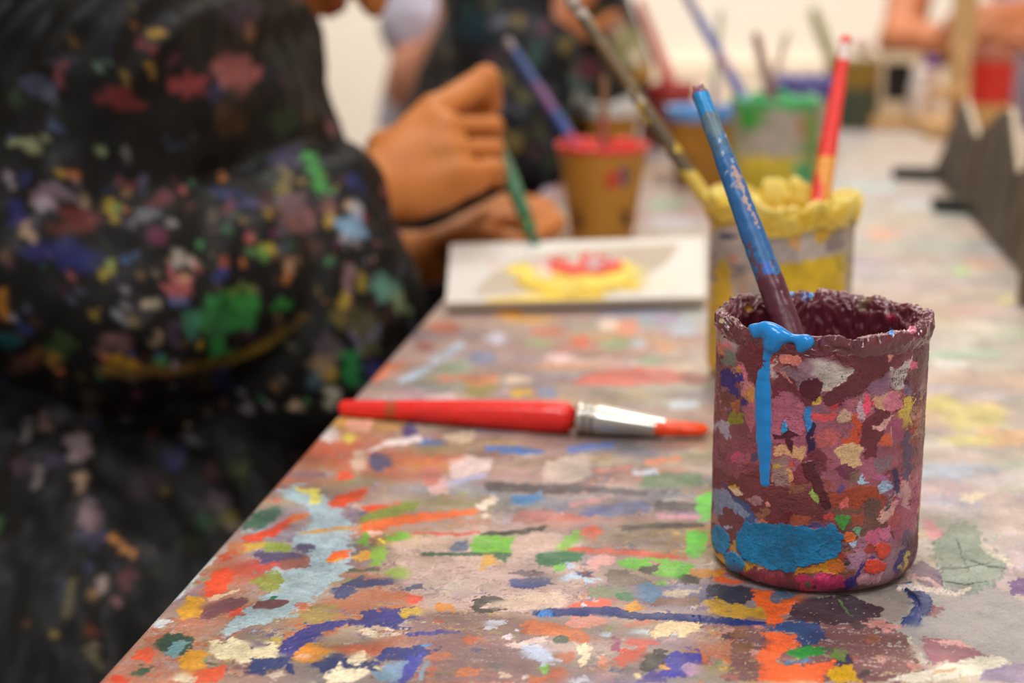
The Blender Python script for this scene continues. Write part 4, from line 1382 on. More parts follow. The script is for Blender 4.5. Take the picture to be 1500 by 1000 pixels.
    Q4([(50, 770), (70, 750), (105, 860), (60, 840)], (150, 186, 90), warp=1.5)
    Q4([(260, 860), (340, 820), (350, 900), (290, 920)], (214, 100, 96), dry=.3)
    Q4([(470, 860), (570, 820), (600, 900), (560, 1000), (480, 960)], (92, 66, 62), dry=.15)
    Q4([(600, 940), (700, 860), (750, 850), (740, 910), (680, 1000), (600, 1020)], (212, 150, 146), dry=.15)
    S4([(640, 940), (690, 880)], 26, (64, 84, 86), dry=.1)
    S4([(690, 1010), (740, 920)], 30, (186, 80, 60), dry=.1)
    S4([(690, 240), (700, 370)], 8, (216, 170, 150), dry=.2)
    E4(810, 800, 40, 120, (196, 150, 146), dry=.3)
    # lower part
    Q5([(70, 270), (110, 330), (130, 430), (200, 500), (250, 560), (260, 690), (200, 690), (120, 600), (80, 470)], (206, 166, 40), dry=.05)
    Q5([(100, 60), (160, 130), (190, 200), (110, 180), (80, 120)], (190, 130, 120), dry=.3)
    Q5([(200, 60), (260, 20), (340, 100), (420, 160), (430, 210), (380, 280), (380, 380), (300, 350), (250, 280), (200, 230), (180, 130)], (108, 54, 62), dry=.1)
    Q5([(215, 220), (270, 195), (290, 240), (240, 260)], (160, 160, 196), dry=.3)
    Q5([(290, 380), (350, 370), (390, 420), (340, 480), (290, 470)], (186, 140, 66), dry=.25)
    Q5([(420, 560), (560, 590), (560, 640), (500, 700), (440, 730), (410, 700)], (214, 166, 46), warp=2)
    Q5([(280, 680), (420, 700), (520, 640), (700, 640), (860, 720), (880, 880), (1080, 930), (700, 890), (450, 800)], (128, 58, 72), dry=.05, h=.0002)
    Q5([(540, 790), (575, 778), (592, 800), (585, 838), (560, 830)], (226, 164, 110), warp=.8)
    E5(620, 640, 50, 32, (196, 160, 124), dry=.1)
    Q5([(700, 120), (760, 10), (810, 0), (750, 150), (720, 160)], (112, 46, 58), warp=1)
    Q5([(590, 175), (620, 140), (680, 160), (660, 185)], (226, 110, 50), warp=1.5)
    E5(640, 90, 80, 60, (150, 96, 70), dry=.3)
    Q5([(790, 140), (850, 80), (930, 50), (960, 80), (900, 200), (820, 210)], (112, 36, 46), warp=1.5, h=.0004)
    E5(1010, 150, 120, 60, (166, 82, 56), dry=.2)
    Q5([(400, 200), (470, 130), (500, 60), (560, 100), (580, 180), (480, 200)], (64, 92, 150), dry=.25)
    Q6([(-120, 220), (70, 200), (130, 190), (200, 190), (150, 240), (20, 250)], (66, 62, 134), dry=.1)
    BLU = (6, 116, 172)
    Q5([(380, 260), (440, 190), (560, 178), (700, 168), (800, 200), (980, 205), (1080, 240), (1180, 250), (1214, 240), (1214, 610), (1080, 640), (980, 690), (870, 705), (820, 660), (700, 660), (560, 610),
        (460, 570), (400, 500), (370, 420)], BLU, warp=2.0, h=.0008, var=.05)
    Q6([(-120, 250), (0, 235), (90, 245), (230, 190), (290, 210), (330, 270), (390, 300), (385, 400), (400, 440), (340, 500), (330, 560), (220, 590), (60, 615), (-40, 640), (-120, 640)], BLU, warp=2.0, h=.0008, var=.05)
    Q5([(115, 230), (150, 200), (200, 230), (260, 290), (290, 370), (280, 470), (250, 510), (160, 480), (125, 380), (112, 300)], (14, 120, 176), warp=1.2, h=.0007)
    Q5([(255, 520), (300, 478), (360, 490), (440, 560), (458, 610), (430, 680), (370, 695), (300, 680), (265, 610)], (16, 124, 182), warp=1.2, h=.0008)
    Q6([(-120, 660), (20, 640), (150, 605), (260, 575), (330, 550), (400, 620), (410, 690), (340, 715), (250, 700), (100, 700), (-120, 730)], (204, 140, 34), dry=.08)
    Q6([(230, 600), (330, 550), (400, 600), (405, 690), (340, 715), (260, 700)], (196, 100, 34), dry=.1)
    Q6([(-120, 740), (100, 720), (260, 710), (400, 730), (420, 800), (400, 850), (250, 880), (60, 910), (-60, 900)], (190, 48, 96), dry=.08)
    Q6([(0, 800), (30, 790), (40, 850), (0, 870), (-30, 840), (-20, 800)], (82, 92, 70), dry=.1)
    E6(95, 850, 22, 18, (80, 24, 40), warp=.8)
    E6(190, 770, 90, 30, (214, 60, 112), dry=.1)
    Q6([(300, 150), (330, 90), (450, 80), (485, 110), (470, 200), (400, 240), (320, 210)], (66, 156, 62), dry=.05, h=.0003)
    Q6([(170, 110), (260, 60), (310, 110), (290, 170), (220, 160)], (206, 66, 56), dry=.15)
    Q6([(490, 120), (580, 60), (610, 120), (540, 230), (490, 220)], (160, 74, 52), dry=.1)
    Q6([(385, 320), (410, 280), (480, 278), (532, 320), (500, 370), (450, 385), (400, 360)], (226, 110, 44), warp=1, h=.0003)
    Q6([(445, 400), (500, 370), (540, 360), (520, 430), (500, 440)], (176, 200, 224), warp=1)
    E6(555, 270, 30, 50, (110, 170, 126), dry=.25)
    Q6([(600, 310), (630, 260), (760, 240), (770, 380), (680, 420), (620, 370)], (196, 88, 124), dry=.08)
    Q6([(770, 270), (830, 220), (910, 210), (910, 340), (840, 380), (765, 340)], (214, 112, 148), dry=.04, h=.0003)
    Q6([(770, 120), (830, 80), (940, 0), (920, 80), (860, 160), (800, 200)], (220, 170, 160), dry=.1)
    Q6([(860, 160), (920, 80), (1000, 60), (1000, 180), (930, 220)], (176, 80, 84), dry=.15)
    Q6([(600, 470), (640, 390), (760, 430), (750, 500), (650, 500)], (150, 50, 40), dry=.12)
    Q6([(740, 400), (800, 370), (880, 410), (885, 480), (820, 560), (760, 550), (740, 480)], (214, 66, 44), warp=1.5, h=.0003)
    Q6([(610, 600), (650, 560), (740, 570), (840, 600), (830, 680), (720, 710), (620, 690)], (224, 62, 40), warp=1.5, h=.0005)
    Q6([(440, 520), (540, 460), (620, 520), (600, 600), (540, 680), (430, 660)], (158, 116, 142), dry=.1)
    Q6([(330, 500), (390, 478), (420, 530), (380, 590), (335, 550)], (160, 66, 40), warp=1.5)
    Q6([(400, 580), (440, 565), (480, 610), (440, 635), (405, 615)], (70, 46, 46), warp=1)
    Q6([(570, 640), (610, 590), (600, 690), (540, 740), (540, 850), (480, 880), (410, 860), (430, 790), (500, 720)], (50, 36, 118), warp=2)
    Q6([(640, 550), (720, 530), (740, 560), (680, 570)], (54, 40, 114), warp=1.5)
    Q6([(545, 760), (640, 710), (750, 720), (740, 800), (640, 830), (550, 840)], (206, 146, 160), dry=.08)
    Q6([(740, 790), (780, 690), (815, 685), (810, 740), (760, 810)], (226, 170, 178), warp=1)
    Q6([(830, 640), (900, 480), (1000, 380), (1020, 440), (960, 540), (940, 660), (860, 780), (760, 830), (800, 720)], (150, 112, 126), dry=.06)
    Q6([(920, 660), (980, 480), (1060, 420), (1090, 380), (1100, 420), (1020, 540), (960, 690), (930, 700)], (54, 42, 112), dry=.08)
    Q6([(980, 660), (1020, 560), (1080, 470), (1085, 530), (1060, 600), (1000, 680)], (206, 186, 90), dry=.1)
    Q6([(1000, 300), (1080, 220), (1100, 300), (1090, 380), (1010, 420)], (96, 70, 106), dry=.15)


pos, q, fan, col = jar_body(JC, JR, JH, JANG, paint_jar, n=410, gam=.93)
jar = empty('paint_jar', JC)
tag(jar, 'maroon rimmed paint jar with a bright blue drip down its side, smeared with paint', 'paint jar', 'paint jars on the table')
link('jar_wall', tri_fan_mesh('jar_wall', pos, q, fan, col), M_JAR, jar)

# dried maroon heap over the lip
pos, q, col, a = crust(JC, JR, JH, .0052, .0022, 4.0, na=1100, nb=110, depth=.06, amp=.0021, cols=[(92, 32, 45), (116, 48, 63), (136, 66, 82), (86, 42, 46)], drop=.0055)
px, py = proj(pos)
for (x, y, rr, c) in ((1336, 483, 7, (206, 110, 140)), (1330, 476, 4, (226, 150, 160)), (1270, 436, 9, (120, 84, 66)), (1262, 448, 9, (104, 72, 58)), (1096, 452, 6, (176, 122, 40)), (1057, 470, 4, (206, 186, 150)),
                      (1180, 434, 8, (52, 48, 110)), (1188, 432, 4, (60, 150, 220)), (1160, 430, 4, (60, 130, 200)), (1306, 487, 4, (50, 140, 226)), (1305, 465, 8, (150, 30, 64)), (1345, 505, 3, (120, 70, 90))):
    m = ((px - x) ** 2 + (py - y) ** 2 * 1.4 < rr ** 2)
    col[m] = c255(c)
link('dried_paint_rim', mesh_from('dried_paint_rim', pos, q, col), M_WET, jar)
contents(JC, JR - .004, .028, (70, 24, 36), 3, 'paint_inside', jar, M_WET)
b = fbm3(np.array([[0, 0, 0.]]))


def wall_pt(px, py, off=0.0):
    """point of the jar's outer wall seen at a pixel (near side)"""
    o = np.array([0, 0, CAMZ])
    d = P(px, py, 1.0) - o
    e = o - JC
    A = d[0] ** 2 + d[1] ** 2
    B = 2 * (e[0] * d[0] + e[1] * d[1])
    Cc = e[0] ** 2 + e[1] ** 2 - (JR + off) ** 2
    t = (-B - math.sqrt(max(0, B * B - 4 * A * Cc))) / (2 * A)
    return o + d * t


# fresh blue paint slung over the lip and running down the wall
sd = SDF(JC + np.array([-.035, -.045, .01]), JC + np.array([.015, .01, .1]), .00042)
K = crop(1030, 420, 5.55)
rim = [((395, 330), .0009), ((450, 350), .0014), ((520, 345), .0013), ((580, 375), .0017), ((640, 400), .0013), ((700, 410), .0010), ((770, 425), .0011), ((830, 425), .0010), ((862, 445), .0011)]
for i in range(len(rim) - 1):
    a_, b_ = K(rim[i][0])[0], K(rim[i + 1][0])[0]
    sd.cap(wall_pt(*a_, -.0002), wall_pt(*b_, -.0002), rim[i][1], rim[i + 1][1], .002)
for a_, b_, r1, r2 in (((862, 445), (830, 470), .0010, .0009), ((830, 470), (788, 510), .0009, .0010), ((440, 375), (420, 350), .0016, .0012), ((590, 400), (560, 470), .0026, .0024), ((620, 400), (580, 460), .0018, .0020),
                       ((500, 330), (540, 340), .0016, .0016)):
    sd.cap(wall_pt(*K(a_)[0], .0002), wall_pt(*K(b_)[0], .0002), r1, r2, .003)
drip = [((548, 470), .0026), ((536, 530), .0018), ((515, 640), .0020), ((500, 720), .0028), ((497, 800), .0030), ((497, 900), .0032), ((502, 1060), .0033), ((505, 1240), .0031), ((510, 1360), .0026), ((512, 1480), .0021),
        ((512, 1580), .0021)]
for i in range(len(drip) - 1):
    sd.cap(wall_pt(*K(drip[i][0])[0], -.0008), wall_pt(*K(drip[i + 1][0])[0], -.0008), drip[i][1] * .97, drip[i + 1][1] * .97, .0012)
v, q = sd.mesh()
v = relax(v, q, 2)
# the run lies flat on the wall: squeeze its thickness
dxy = v[:, :2] - JC[:2]
rad = np.linalg.norm(dxy, axis=1)
low_ = v[:, 2] < JC[2] + JH - .0065
f = np.where(low_, JR + (rad - JR) * .42 + .0002, rad)
f = f + .00012 * fbm3(v / .004, 2)
v[:, :2] = JC[:2] + dxy * (f / rad)[:, None]
g = fbm3(v / .006 + 3, 2)[:, None]
link('blue_drip', mesh_from('blue_drip', v, q, c255((22, 138, 218))[None] * (1 + .04 * g)), M_GLOSS, jar)['label'] = 'bright blue fresh paint drip'

# blue brush standing in the jar
a_, b_ = P(1023, 130, .612), P(1158, 490, .578)
dr = (b_ - a_) / np.linalg.norm(b_ - a_)
end = b_ + dr * .035
bb = empty('paintbrush', end)
tag(bb, 'blue paint-caked brush standing handle up in the maroon jar', 'paintbrush', 'brushes standing in the paint pots')


def ex_blue(V, col, tt, aa, g, g2):
    px, py = proj(V)
    pt = Paint(px, py, V[:, 0] * 1.0 + 5, V[:, 2] + V[:, 1] + 5, (50, 100, 150))
    pt.col[:] = col
    k = crop(1010, 240, 4.76)
    pt.poly(k((290, 20), (320, 10), (350, 90), (400, 230), (470, 400), (485, 450), (455, 410), (400, 280), (370, 260), (360, 180), (310, 100)), (186, 150, 142), warp=2)
    pt.poly(k((400, 520), (440, 560), (460, 680), (520, 720), (560, 780), (470, 780), (420, 640)), (96, 60, 80), warp=3)
    pt.poly(k((480, 650), (560, 690), (600, 780), (540, 770)), (38, 92, 176), warp=2)
    pt.poly(k((550, 640), (590, 700), (600, 760), (570, 690)), (92, 44, 66), warp=2)
    k = crop(980, 0, 2.223)
    pt.poly(k((95, 300), (125, 295), (150, 350), (130, 368), (105, 365)), (30, 146, 214), warp=1.5)
    pt.poly(k((110, 370), (150, 355), (170, 400), (165, 470), (130, 430)), (98, 122, 134), dry=.25, warp=3)
    pt.poly(k((150, 440), (180, 430), (190, 500), (170, 520)), (64, 112, 156), dry=.3, warp=3)
    for (x, y) in ((168, 455), (185, 440), (205, 520), (175, 500), (188, 560), (210, 600)):
        pt.blob(*k((x, y))[0], 2, 4, (170, 180, 190), warp=1.5, dry=.3)
    col[:] = pt.col


simple_rod('handle', [a_, a_ * .5 + b_ * .5, b_, end], [.0030, .0038, .0047, .0050, .0052], [(0, (120, 70, 84)), (.03, (40, 130, 190)), (.09, (70, 104, 134)), (.2, (40, 98, 156)), (.52, (46, 104, 156)), (.585, (92, 40, 56))], 2, M_WOOD, bb,
           bump=.00035, extra=ex_blue, seg=44)
c_ = end + dr * .02
simple_rod('ferrule', [end - dr * .001, end + dr * .012], [.0055, .0058], [(0, (110, 60, 74))], 5, M_WET, bb)
simple_rod('bristles', [end + dr * .011, end + dr * .018], [.0052, .003], [(0, (84, 30, 42))], 6, M_WET, bb)
sd = SDF(P(1005, 110, .61) - .006, P(1040, 150, .61) + .008, .0004)
for (x, y, r_) in ((1020, 128, .0011), (1026, 126, .0013), (1022, 134, .0010), (1029, 130, .0010), (1019, 131, .0008)):
    sd.ell(P(x, y, .611), (r_, r_, r_), k=.0008)
v, q = sd.mesh()
link('dried_paint_tip', mesh_from('dried_paint_tip', relax(v, q, 1), q, np.tile(c255((176, 124, 122)), (len(v), 1))), M_WET, bb)

# ================================================================== yellow jar
YC = D(1137, .85)


def paint_yel(pt, s1, s2):
    r = np.random.default_rng(5)
    pal = [(170, 158, 152), (180, 168, 160), (206, 166, 40), (160, 150, 150), (214, 176, 60), (190, 150, 120), (120, 108, 110)]
    for i in range(160):
        pt.blob(r.uniform(-np.pi, np.pi) * .0362 + 1, r.uniform(0, .09) + 1, .006, .006, pal[r.integers(len(pal))], metric=True, warp=.003, wy=.003, dry=.35, seed=i)
    k = crop(1010, 240, 4.76)
    Q = lambda pts, c, **a: pt.poly(k(*pts), c, **a)
    Q([(120, 400), (1090, 380), (1080, 700), (110, 700)], (176, 164, 158), dry=.03)
    Q([(110, 330), (1100, 300), (1090, 440), (900, 560), (860, 470), (780, 470), (700, 400), (300, 430), (110, 470)], (204, 158, 38), dry=.1)
    Q([(640, 400), (740, 400), (780, 500), (760, 620), (690, 560)], (214, 156, 90), dry=.1)
    Q([(560, 700), (760, 690), (900, 650), (1080, 630), (1080, 900), (560, 900)], (214, 176, 24), dry=.02)
    Q([(560, 900), (1080, 880), (1080, 1500), (100, 1500), (110, 950)], (208, 168, 36), dry=.1)
    Q([(190, 680), (260, 660), (300, 900), (330, 1000), (160, 1000)], (214, 172, 40), dry=.1)
    Q([(185, 490), (260, 475), (330, 500), (330, 530), (250, 525)], (46, 44, 86), warp=2)
    Q([(950, 520), (1020, 440), (1080, 420), (1080, 600), (960, 610), (920, 580)], (126, 112, 112), dry=.2)
    Q([(120, 560), (180, 600), (190, 820), (120, 800)], (124, 110, 106), dry=.3)
    Q([(270, 640), (330, 620), (350, 680), (290, 700)], (196, 136, 116), dry=.2)
    Q([(1000, 640), (1080, 620), (1080, 760), (1030, 740)], (176, 150, 30), dry=.3)


pos, q, fan, col = jar_body(YC, .0362, .0885, np.linspace(-np.pi, np.pi, 420, endpoint=False), paint_yel, n=140, base=(176, 160, 140))
yj = empty('paint_jar', YC)
tag(yj, 'paint jar with a thick lumpy yellow rim, standing behind the maroon jar', 'paint jar', 'paint jars on the table')
link('jar_wall', tri_fan_mesh('jar_wall', pos, q, fan, col), M_JAR, yj)
pos, q, col, a = crust(YC, .0375, .0875, .009, .0035, 8.0, na=520, nb=70, depth=.02, amp=.0066, cols=[(226, 188, 46), (242, 222, 130), (246, 232, 160)], drop=.0055)
link('dried_paint_rim', mesh_from('dried_paint_rim', pos, q, col), M_WET, yj)
contents(YC, .031, .074, (222, 178, 40), 5, 'paint_inside', yj, M_WET, amp=.004)


def standing_brush(label, top, bottom, radii, bands, seed, bump=.0002, group=None, extra=None, dip=.03):
    d = (bottom - top) / np.linalg.norm(bottom - top)
    e = bottom + d * dip
    o = empty('paintbrush', e)
    tag(o, label, 'paintbrush', group or 'brushes standing in the paint pots')
    simple_rod('handle', [top, e - d * .012], radii, bands, seed, M_WOOD, o, bump=bump, extra=extra)
    simple_rod('ferrule', [e - d * .013, e - d * .003], [radii[-1] * 1.05, radii[-1] * 1.05], [(0, bands[-1][1])], seed + 1, M_METAL, o, bump=0)
    simple_rod('bristles', [e - d * .0035, e + d * .004], [radii[-1], radii[-1] * .5], [(0, bands[-1][1])], seed + 2, M_WET, o, bump=0)
    return o


def ex_red(V, col, tt, aa, g, g2):
    px, py = proj(V)
    m = (py > 62) & (py < 86) & (px + g * 4 > 1228)
    col[m] = c255((236, 214, 208))
    m = (py > 228) & (g * 30 + px - 1195 - (py - 228) * .1 > 0)
    col[m] = c255((236, 160, 72))


standing_brush('red handled brush standing in the yellow rimmed jar, white patch near its top', P(1240, 52, .875), P(1203, 282, .848), [.0030, .0040, .0050, .0054], [(0, (236, 54, 48))], 12, extra=ex_red, dip=.035)


def ex_dark(V, col, tt, aa, g, g2):
    px, py = proj(V)
    col[(py < 26) & (g > -.2)] = c255((176, 160, 150))
    col[(py > 26) & (py < 50) & (g + np.cos(aa) > 0)] = c255((196, 164, 96))
    col[(py > 120) & (py < 150) & (g > .1)] = c255((176, 166, 150))
    col[(py > 152) & (py < 184) & (g + .6 * np.cos(aa + 1) > -.2)] = c255((214, 178, 60))
    col[(py > 205) & (py < 222) & (g > -.05)] = c255((206, 170, 50))
    col[(py > 250)] = c255((206, 176, 70))


standing_brush('long dark brown brush flecked with yellow, leaning out of the yellow rimmed jar', P(806, -46, .862), P(1030, 285, .838), [.0036, .0034, .0036, .0040], [(0, (104, 84, 64)), (.3, (112, 90, 60)), (.6, (92, 76, 52))], 15,
               bump=.0005, extra=ex_dark, dip=.022)


# ================================================================== pots further back
def pot(name, label, cat, c, R, h, wall_paint, base, rim_cols, seed, taper=1.0, amp=.002, hi=.0015, thick=.004, fill=None, fill_z=None, rim_name='dried_paint_rim', wall_name='jar_wall', mat=None, group=None, drop=.004):
    o = empty(name, c)
    tag(o, label, cat, group or {'paint jar': 'paint jars on the table', 'paper cup': 'brown paper cups of paint'}.get(cat))
    pos, q, fan, col = jar_body(c, R, h, np.linspace(-np.pi, np.pi, 160, endpoint=False), wall_paint, n=60, taper=taper, base=base, rc=.008 if taper == 1 else .002)
    link(wall_name, tri_fan_mesh(wall_name, pos, q, fan, col), mat or M_JAR, o)
    pos, q, col, a = crust(c, R + .0003, h, thick, hi, seed, na=260, nb=40, depth=.025 if taper == 1 else .006, amp=amp, cols=rim_cols, drop=drop)
    link(rim_name, mesh_from(rim_name, pos, q, col), M_WET, o)
    contents(c, R - thick * .6 if taper == 1 else R * .92, fill_z if fill_z else h - .012, fill or rim_cols[0], seed + 1, 'paint_inside', o, M_WET)
    return o


def plain_pal(pal, n=70, sz=.008, dry=.35, shapes=()):
    def f(pt, s1, s2):
        r = np.random.default_rng(len(pal) * 7 + n)
        w, h = s1.max(), s2.max()
        for i in range(n):
            pt.blob(r.uniform(-w, w) + 1, r.uniform(0, h) + 1, sz, sz * r.uniform(.6, 1.2), pal[r.integers(len(pal))], metric=True, warp=.003, wy=.003, dry=dry, seed=i)
        for s in shapes:
            pt.poly(s[0], s[1], warp=4, **(s[2] if len(s) > 2 else {}))
    return f


GC = D(1131, 1.40)
pot('paint_jar', 'paint jar with a bright green dripping rim, behind the yellow rimmed jar', 'paint jar', GC, .0364, .0885,
    plain_pal([(176, 164, 150), (186, 176, 160), (160, 150, 130), (150, 170, 120)], shapes=(([(1080, 228), (1200, 232), (1200, 300), (1080, 300)], (206, 178, 40)), ([(1160, 240), (1192, 236), (1192, 275), (1166, 270)], (70, 160, 110)),
              ([(1168, 172), (1182, 168), (1184, 205), (1170, 205)], (190, 110, 76)), ([(1176, 165), (1205, 165), (1205, 240), (1186, 240)], (120, 160, 70)), ([(1078, 160), (1122, 165), (1108, 178), (1100, 196), (1090, 192)], (20, 160, 30)),
              ([(1062, 168), (1080, 170), (1090, 230), (1070, 230)], (176, 180, 130)))),
    (176, 164, 150), [(30, 160, 70), (70, 180, 110), (150, 206, 160), (24, 150, 40)], 12.0, amp=.0038, hi=.002, drop=.0045, thick=.007)
KRAFT = [(190, 132, 50), (196, 140, 56), (184, 126, 44)]
KC = D(881, 1.245)
pot('paper_cup', 'brown paper cup with wet red paint around its rim, beside the painting', 'paper cup', KC, .0335, .0705,
    plain_pal(KRAFT, n=20, dry=.5, shapes=(([(886, 262), (898, 248), (910, 250), (906, 276), (890, 280)], (206, 60, 50)), ([(907, 245), (920, 246), (921, 270), (909, 272)], (84, 74, 120)), ([(908, 310), (922, 304), (924, 328), (912, 335)], (80, 50, 36)),
              ([(838, 312), (852, 308), (856, 336), (840, 338)], (110, 56, 30)))),
    (190, 134, 52), [(240, 56, 44), (244, 110, 92), (240, 70, 54)], 3.0, taper=.70, amp=.0022, hi=.0014, wall_name='cup_wall', rim_name='wet_paint_rim', mat=M_CARD, thick=.003)
pot('paper_cup', 'brown paper cup with a white painted rim, behind the red rimmed cup', 'paper cup', D(893, 1.6), .0285, .068, plain_pal(KRAFT, n=12), (186, 130, 52), [(226, 220, 214), (236, 230, 226), (230, 226, 220)], 6.0,
    taper=.72, wall_name='cup_wall', rim_name='wet_paint_rim', mat=M_CARD, amp=.0014, drop=.012)
pot('paper_cup', 'brown paper cup holding sky blue paint, between the red and green rimmed pots', 'paper cup', D(1030, 1.52), .035, .070, plain_pal(KRAFT, n=24, shapes=(([(985, 235), (1010, 225), (1012, 262), (988, 262)], (104, 60, 44)),)),
    (176, 122, 46), [(96, 160, 226), (110, 172, 232), (96, 160, 226)], 7.0, taper=.74, wall_name='cup_wall', rim_name='wet_paint_rim', mat=M_CARD, amp=.0014, drop=.009, fill_z=.066)
pot('paint_jar', 'dark red paint jar with a red brush, left of the blue cup', 'paint jar', D(976, 1.82), .030, .066, plain_pal([(130, 60, 56), (150, 80, 70), (110, 70, 60)]), (130, 64, 56), [(176, 36, 36), (196, 60, 54), (160, 40, 40)], 9.0, drop=.012)
pot('paint_jar', 'paint jar with a heaped blue-violet rim, behind the green rimmed jar', 'paint jar', D(1178, 1.78), .0335, .066, plain_pal([(176, 150, 130), (150, 130, 140), (190, 160, 140)]), (170, 150, 140),
    [(64, 60, 140), (50, 56, 130), (130, 110, 190), (120, 70, 150)], 14.0, amp=.007, hi=.008, drop=.010, thick=.012)
OC = D(1245, 2.0)
pot('paint_jar', 'olive and dark green paint jar at the far end, right of the blue-violet jar', 'paint jar', OC, .0315, .080,
    plain_pal([(120, 96, 44), (70, 76, 52), (104, 80, 50)], shapes=(([(1200, 80), (1290, 80), (1290, 125), (1200, 130)], (146, 112, 36)), ([(1200, 135), (1290, 130), (1290, 190), (1200, 190)], (58, 70, 52)))), (110, 90, 46),
    [(150, 116, 40), (120, 110, 60), (90, 90, 50)], 16.0)

standing_brush('blue and purple brush leaning out of the red rimmed paper cup', P(741, 56, 1.26), P(832, 196, 1.235), [.0034, .0042, .0046], [(0, (150, 130, 130)), (.10, (62, 84, 136)), (.40, (120, 80, 126)), (.66, (64, 84, 150)), (.86, (180, 60, 90))], 31, dip=.03)
standing_brush('short brown brush standing in the middle of the red rimmed paper cup', P(886, 110, 1.25), P(884, 200, 1.245), [.0026, .0034, .004], [(0, (130, 92, 60)), (.5, (150, 70, 56))], 33, dip=.03)
standing_brush('red brush leaning left out of the dark red jar', P(934, 0, 1.84), P(984, 128, 1.815), [.005, .0062, .0068], [(0, (206, 96, 80)), (.5, (206, 70, 56)), (.8, (190, 40, 44))], 35, dip=.03)
standing_brush('long blue brush leaning left out of the green rimmed jar', P(1002, -12, 1.425), P(1094, 152, 1.385), [.0042, .0046, .0050], [(0, (150, 140, 166)), (.2, (108, 116, 172)), (.45, (160, 130, 150)), (.6, (104, 110, 176)), (.75, (120, 160, 190))], 37, dip=.04)
standing_brush('dark brown brush standing upright in the green rimmed jar', P(1106, 48, 1.41), P(1134, 155, 1.395), [.0038, .0046, .005], [(0, (140, 104, 96)), (.5, (120, 84, 88))], 39, dip=.04)
standing_brush('thin grey brush leaning right out of the green rimmed jar', P(1154, 48, 1.46), P(1122, 150, 1.425), [.0028, .0032, .0036], [(0, (170, 146, 130))], 41, dip=.04)
standing_brush('olive green brush leaning left out of the far olive jar', P(1190, 12, 2.02), P(1222, 98, 2.0), [.0062, .0075, .0080], [(0, (142, 138, 84)), (.6, (150, 140, 96))], 43, dip=.03)
standing_brush('pale grey-green brush standing upright in the blue paint cup', P(1056, 14, 1.54), P(1044, 172, 1.52), [.0030, .0034, .0036], [(0, (186, 184, 160)), (.6, (170, 150, 160))], 45, dip=.03)
# pink sponge dabber
so = empty('sponge_dabber', OC + np.array([.01, 0, .05]))
tag(so, 'round pale pink sponge dabber sticking up from the far olive jar', 'sponge dabber')
pc = P(1264, 66, 2.0)
simple_rod('stick', [OC + np.array([.008, 0, .03]), pc - np.array([0, 0, .008])], [.0025, .0025], [(0, (190, 150, 110))], 51, M_WOOD, so)
sd = SDF(pc - .02, pc + .02, .0012)
sd.ell(pc, (.0125, .0125, .0115))
v, q = sd.mesh()
v = v + vnormals(v, q) * (fbm3(v / .004, 2) * .0008)[:, None]
link('sponge', mesh_from('sponge', v, q, np.tile(c255((232, 204, 196)), (len(v), 1))), M_CARD, so)

# ================================================================== red brush lying on the table
r0, r1 = .0040, .0073
L0 = T(495, 597, r0)
L1 = T(846, 612, r1)
L2 = T(974, 626, .0052)
L3 = T(1033, 628, .0042)
rb = empty('paintbrush', (L0 + L1) / 2 - np.array([0, 0, .006]))
tag(rb, 'red brush with silver ferrule lying across the table, left of the maroon jar', 'paintbrush')
s = np.linspace(0, 1, 9)
hp = [L0 + (L1 - L0) * t for t in s]


def ex_lay(V, col, tt, aa, g, g2):
    m = (np.abs(tt + g * .012 - .235) < .02)
    col[m] = col[m] * .45 + c255((150, 104, 50)) * .55
    col[tt < .012] = c255((170, 40, 36))


simple_rod('handle', hp, [r0 * .92, r0 * 1.05, .0048, .0054, .0060, .0066, .0071, .0074, .0072], [(0, (232, 40, 32))], 61, M_LACQ, rb, bump=.00005, extra=ex_lay, seg=40)
dd = (L2 - L1) / np.linalg.norm(L2 - L1)
n_f = 60
ss = np.linspace(0, 1, n_f)
rad_f = np.interp(ss, [0, .02, .06, .09, .12, .16, .20, .24, .5, 1], [.0072, .0079, .0073, .0079, .0071, .0078, .0071, .0075, .0066, .0050])
V, q, tt, aa = tube(np.array([L1 + (L2 - L1) * t for t in ss]), rad_f, 40)
ctr = np.repeat(np.array([L1 + (L2 - L1) * t for t in ss]), 40, 0)
# flattened towards the bristles
flat = np.interp(tt / tt.max(), [0, .25, 1], [1, 1, .86])
V[:, 2] = ctr[:, 2] + (V[:, 2] - ctr[:, 2]) * flat
link('ferrule', mesh_from('ferrule', V, q, np.tile(c255((196, 190, 180)), (len(V), 1)) * np.where((np.abs(tt / tt.max() - .09) < .012) | (np.abs(tt / tt.max() - .18) < .012), .75, 1.0)[:, None]), M_METAL, rb)['label'] = 'silver crimped ferrule'
sd = SDF(np.minimum(L2, L3) - .012, np.maximum(L2, L3) + .012, .0006)
side = np.cross(dd, [0, 0, 1])
for i in range(9):
    t = (i - 4) / 4
    sd.cap(L2 - dd * .002 + side * t * .0035, L3 + side * t * .0042 - dd * abs(t) * .003 + np.array([0, 0, -.0004]), .0026, .0014, .002)
v, q = sd.mesh()
v = v + vnormals(v, q) * (fbm3(v / .002, 2) * .0003)[:, None]
g = fbm3(v / .004, 2)[:, None]
link('bristles', mesh_from('bristles', v, q, c255((240, 72, 20))[None] * (1 + .12 * g)), M_GLOSS, rb)['label'] = 'bristles wet with orange-red paint'
# ================================================================== painted canvas board
def far_corner(px, py, near, L):
    for m in np.arange(.006, .12, .0001):
        if np.linalg.norm(T(px, py, m) - near) < L:
            break
    return T(px, py, m)


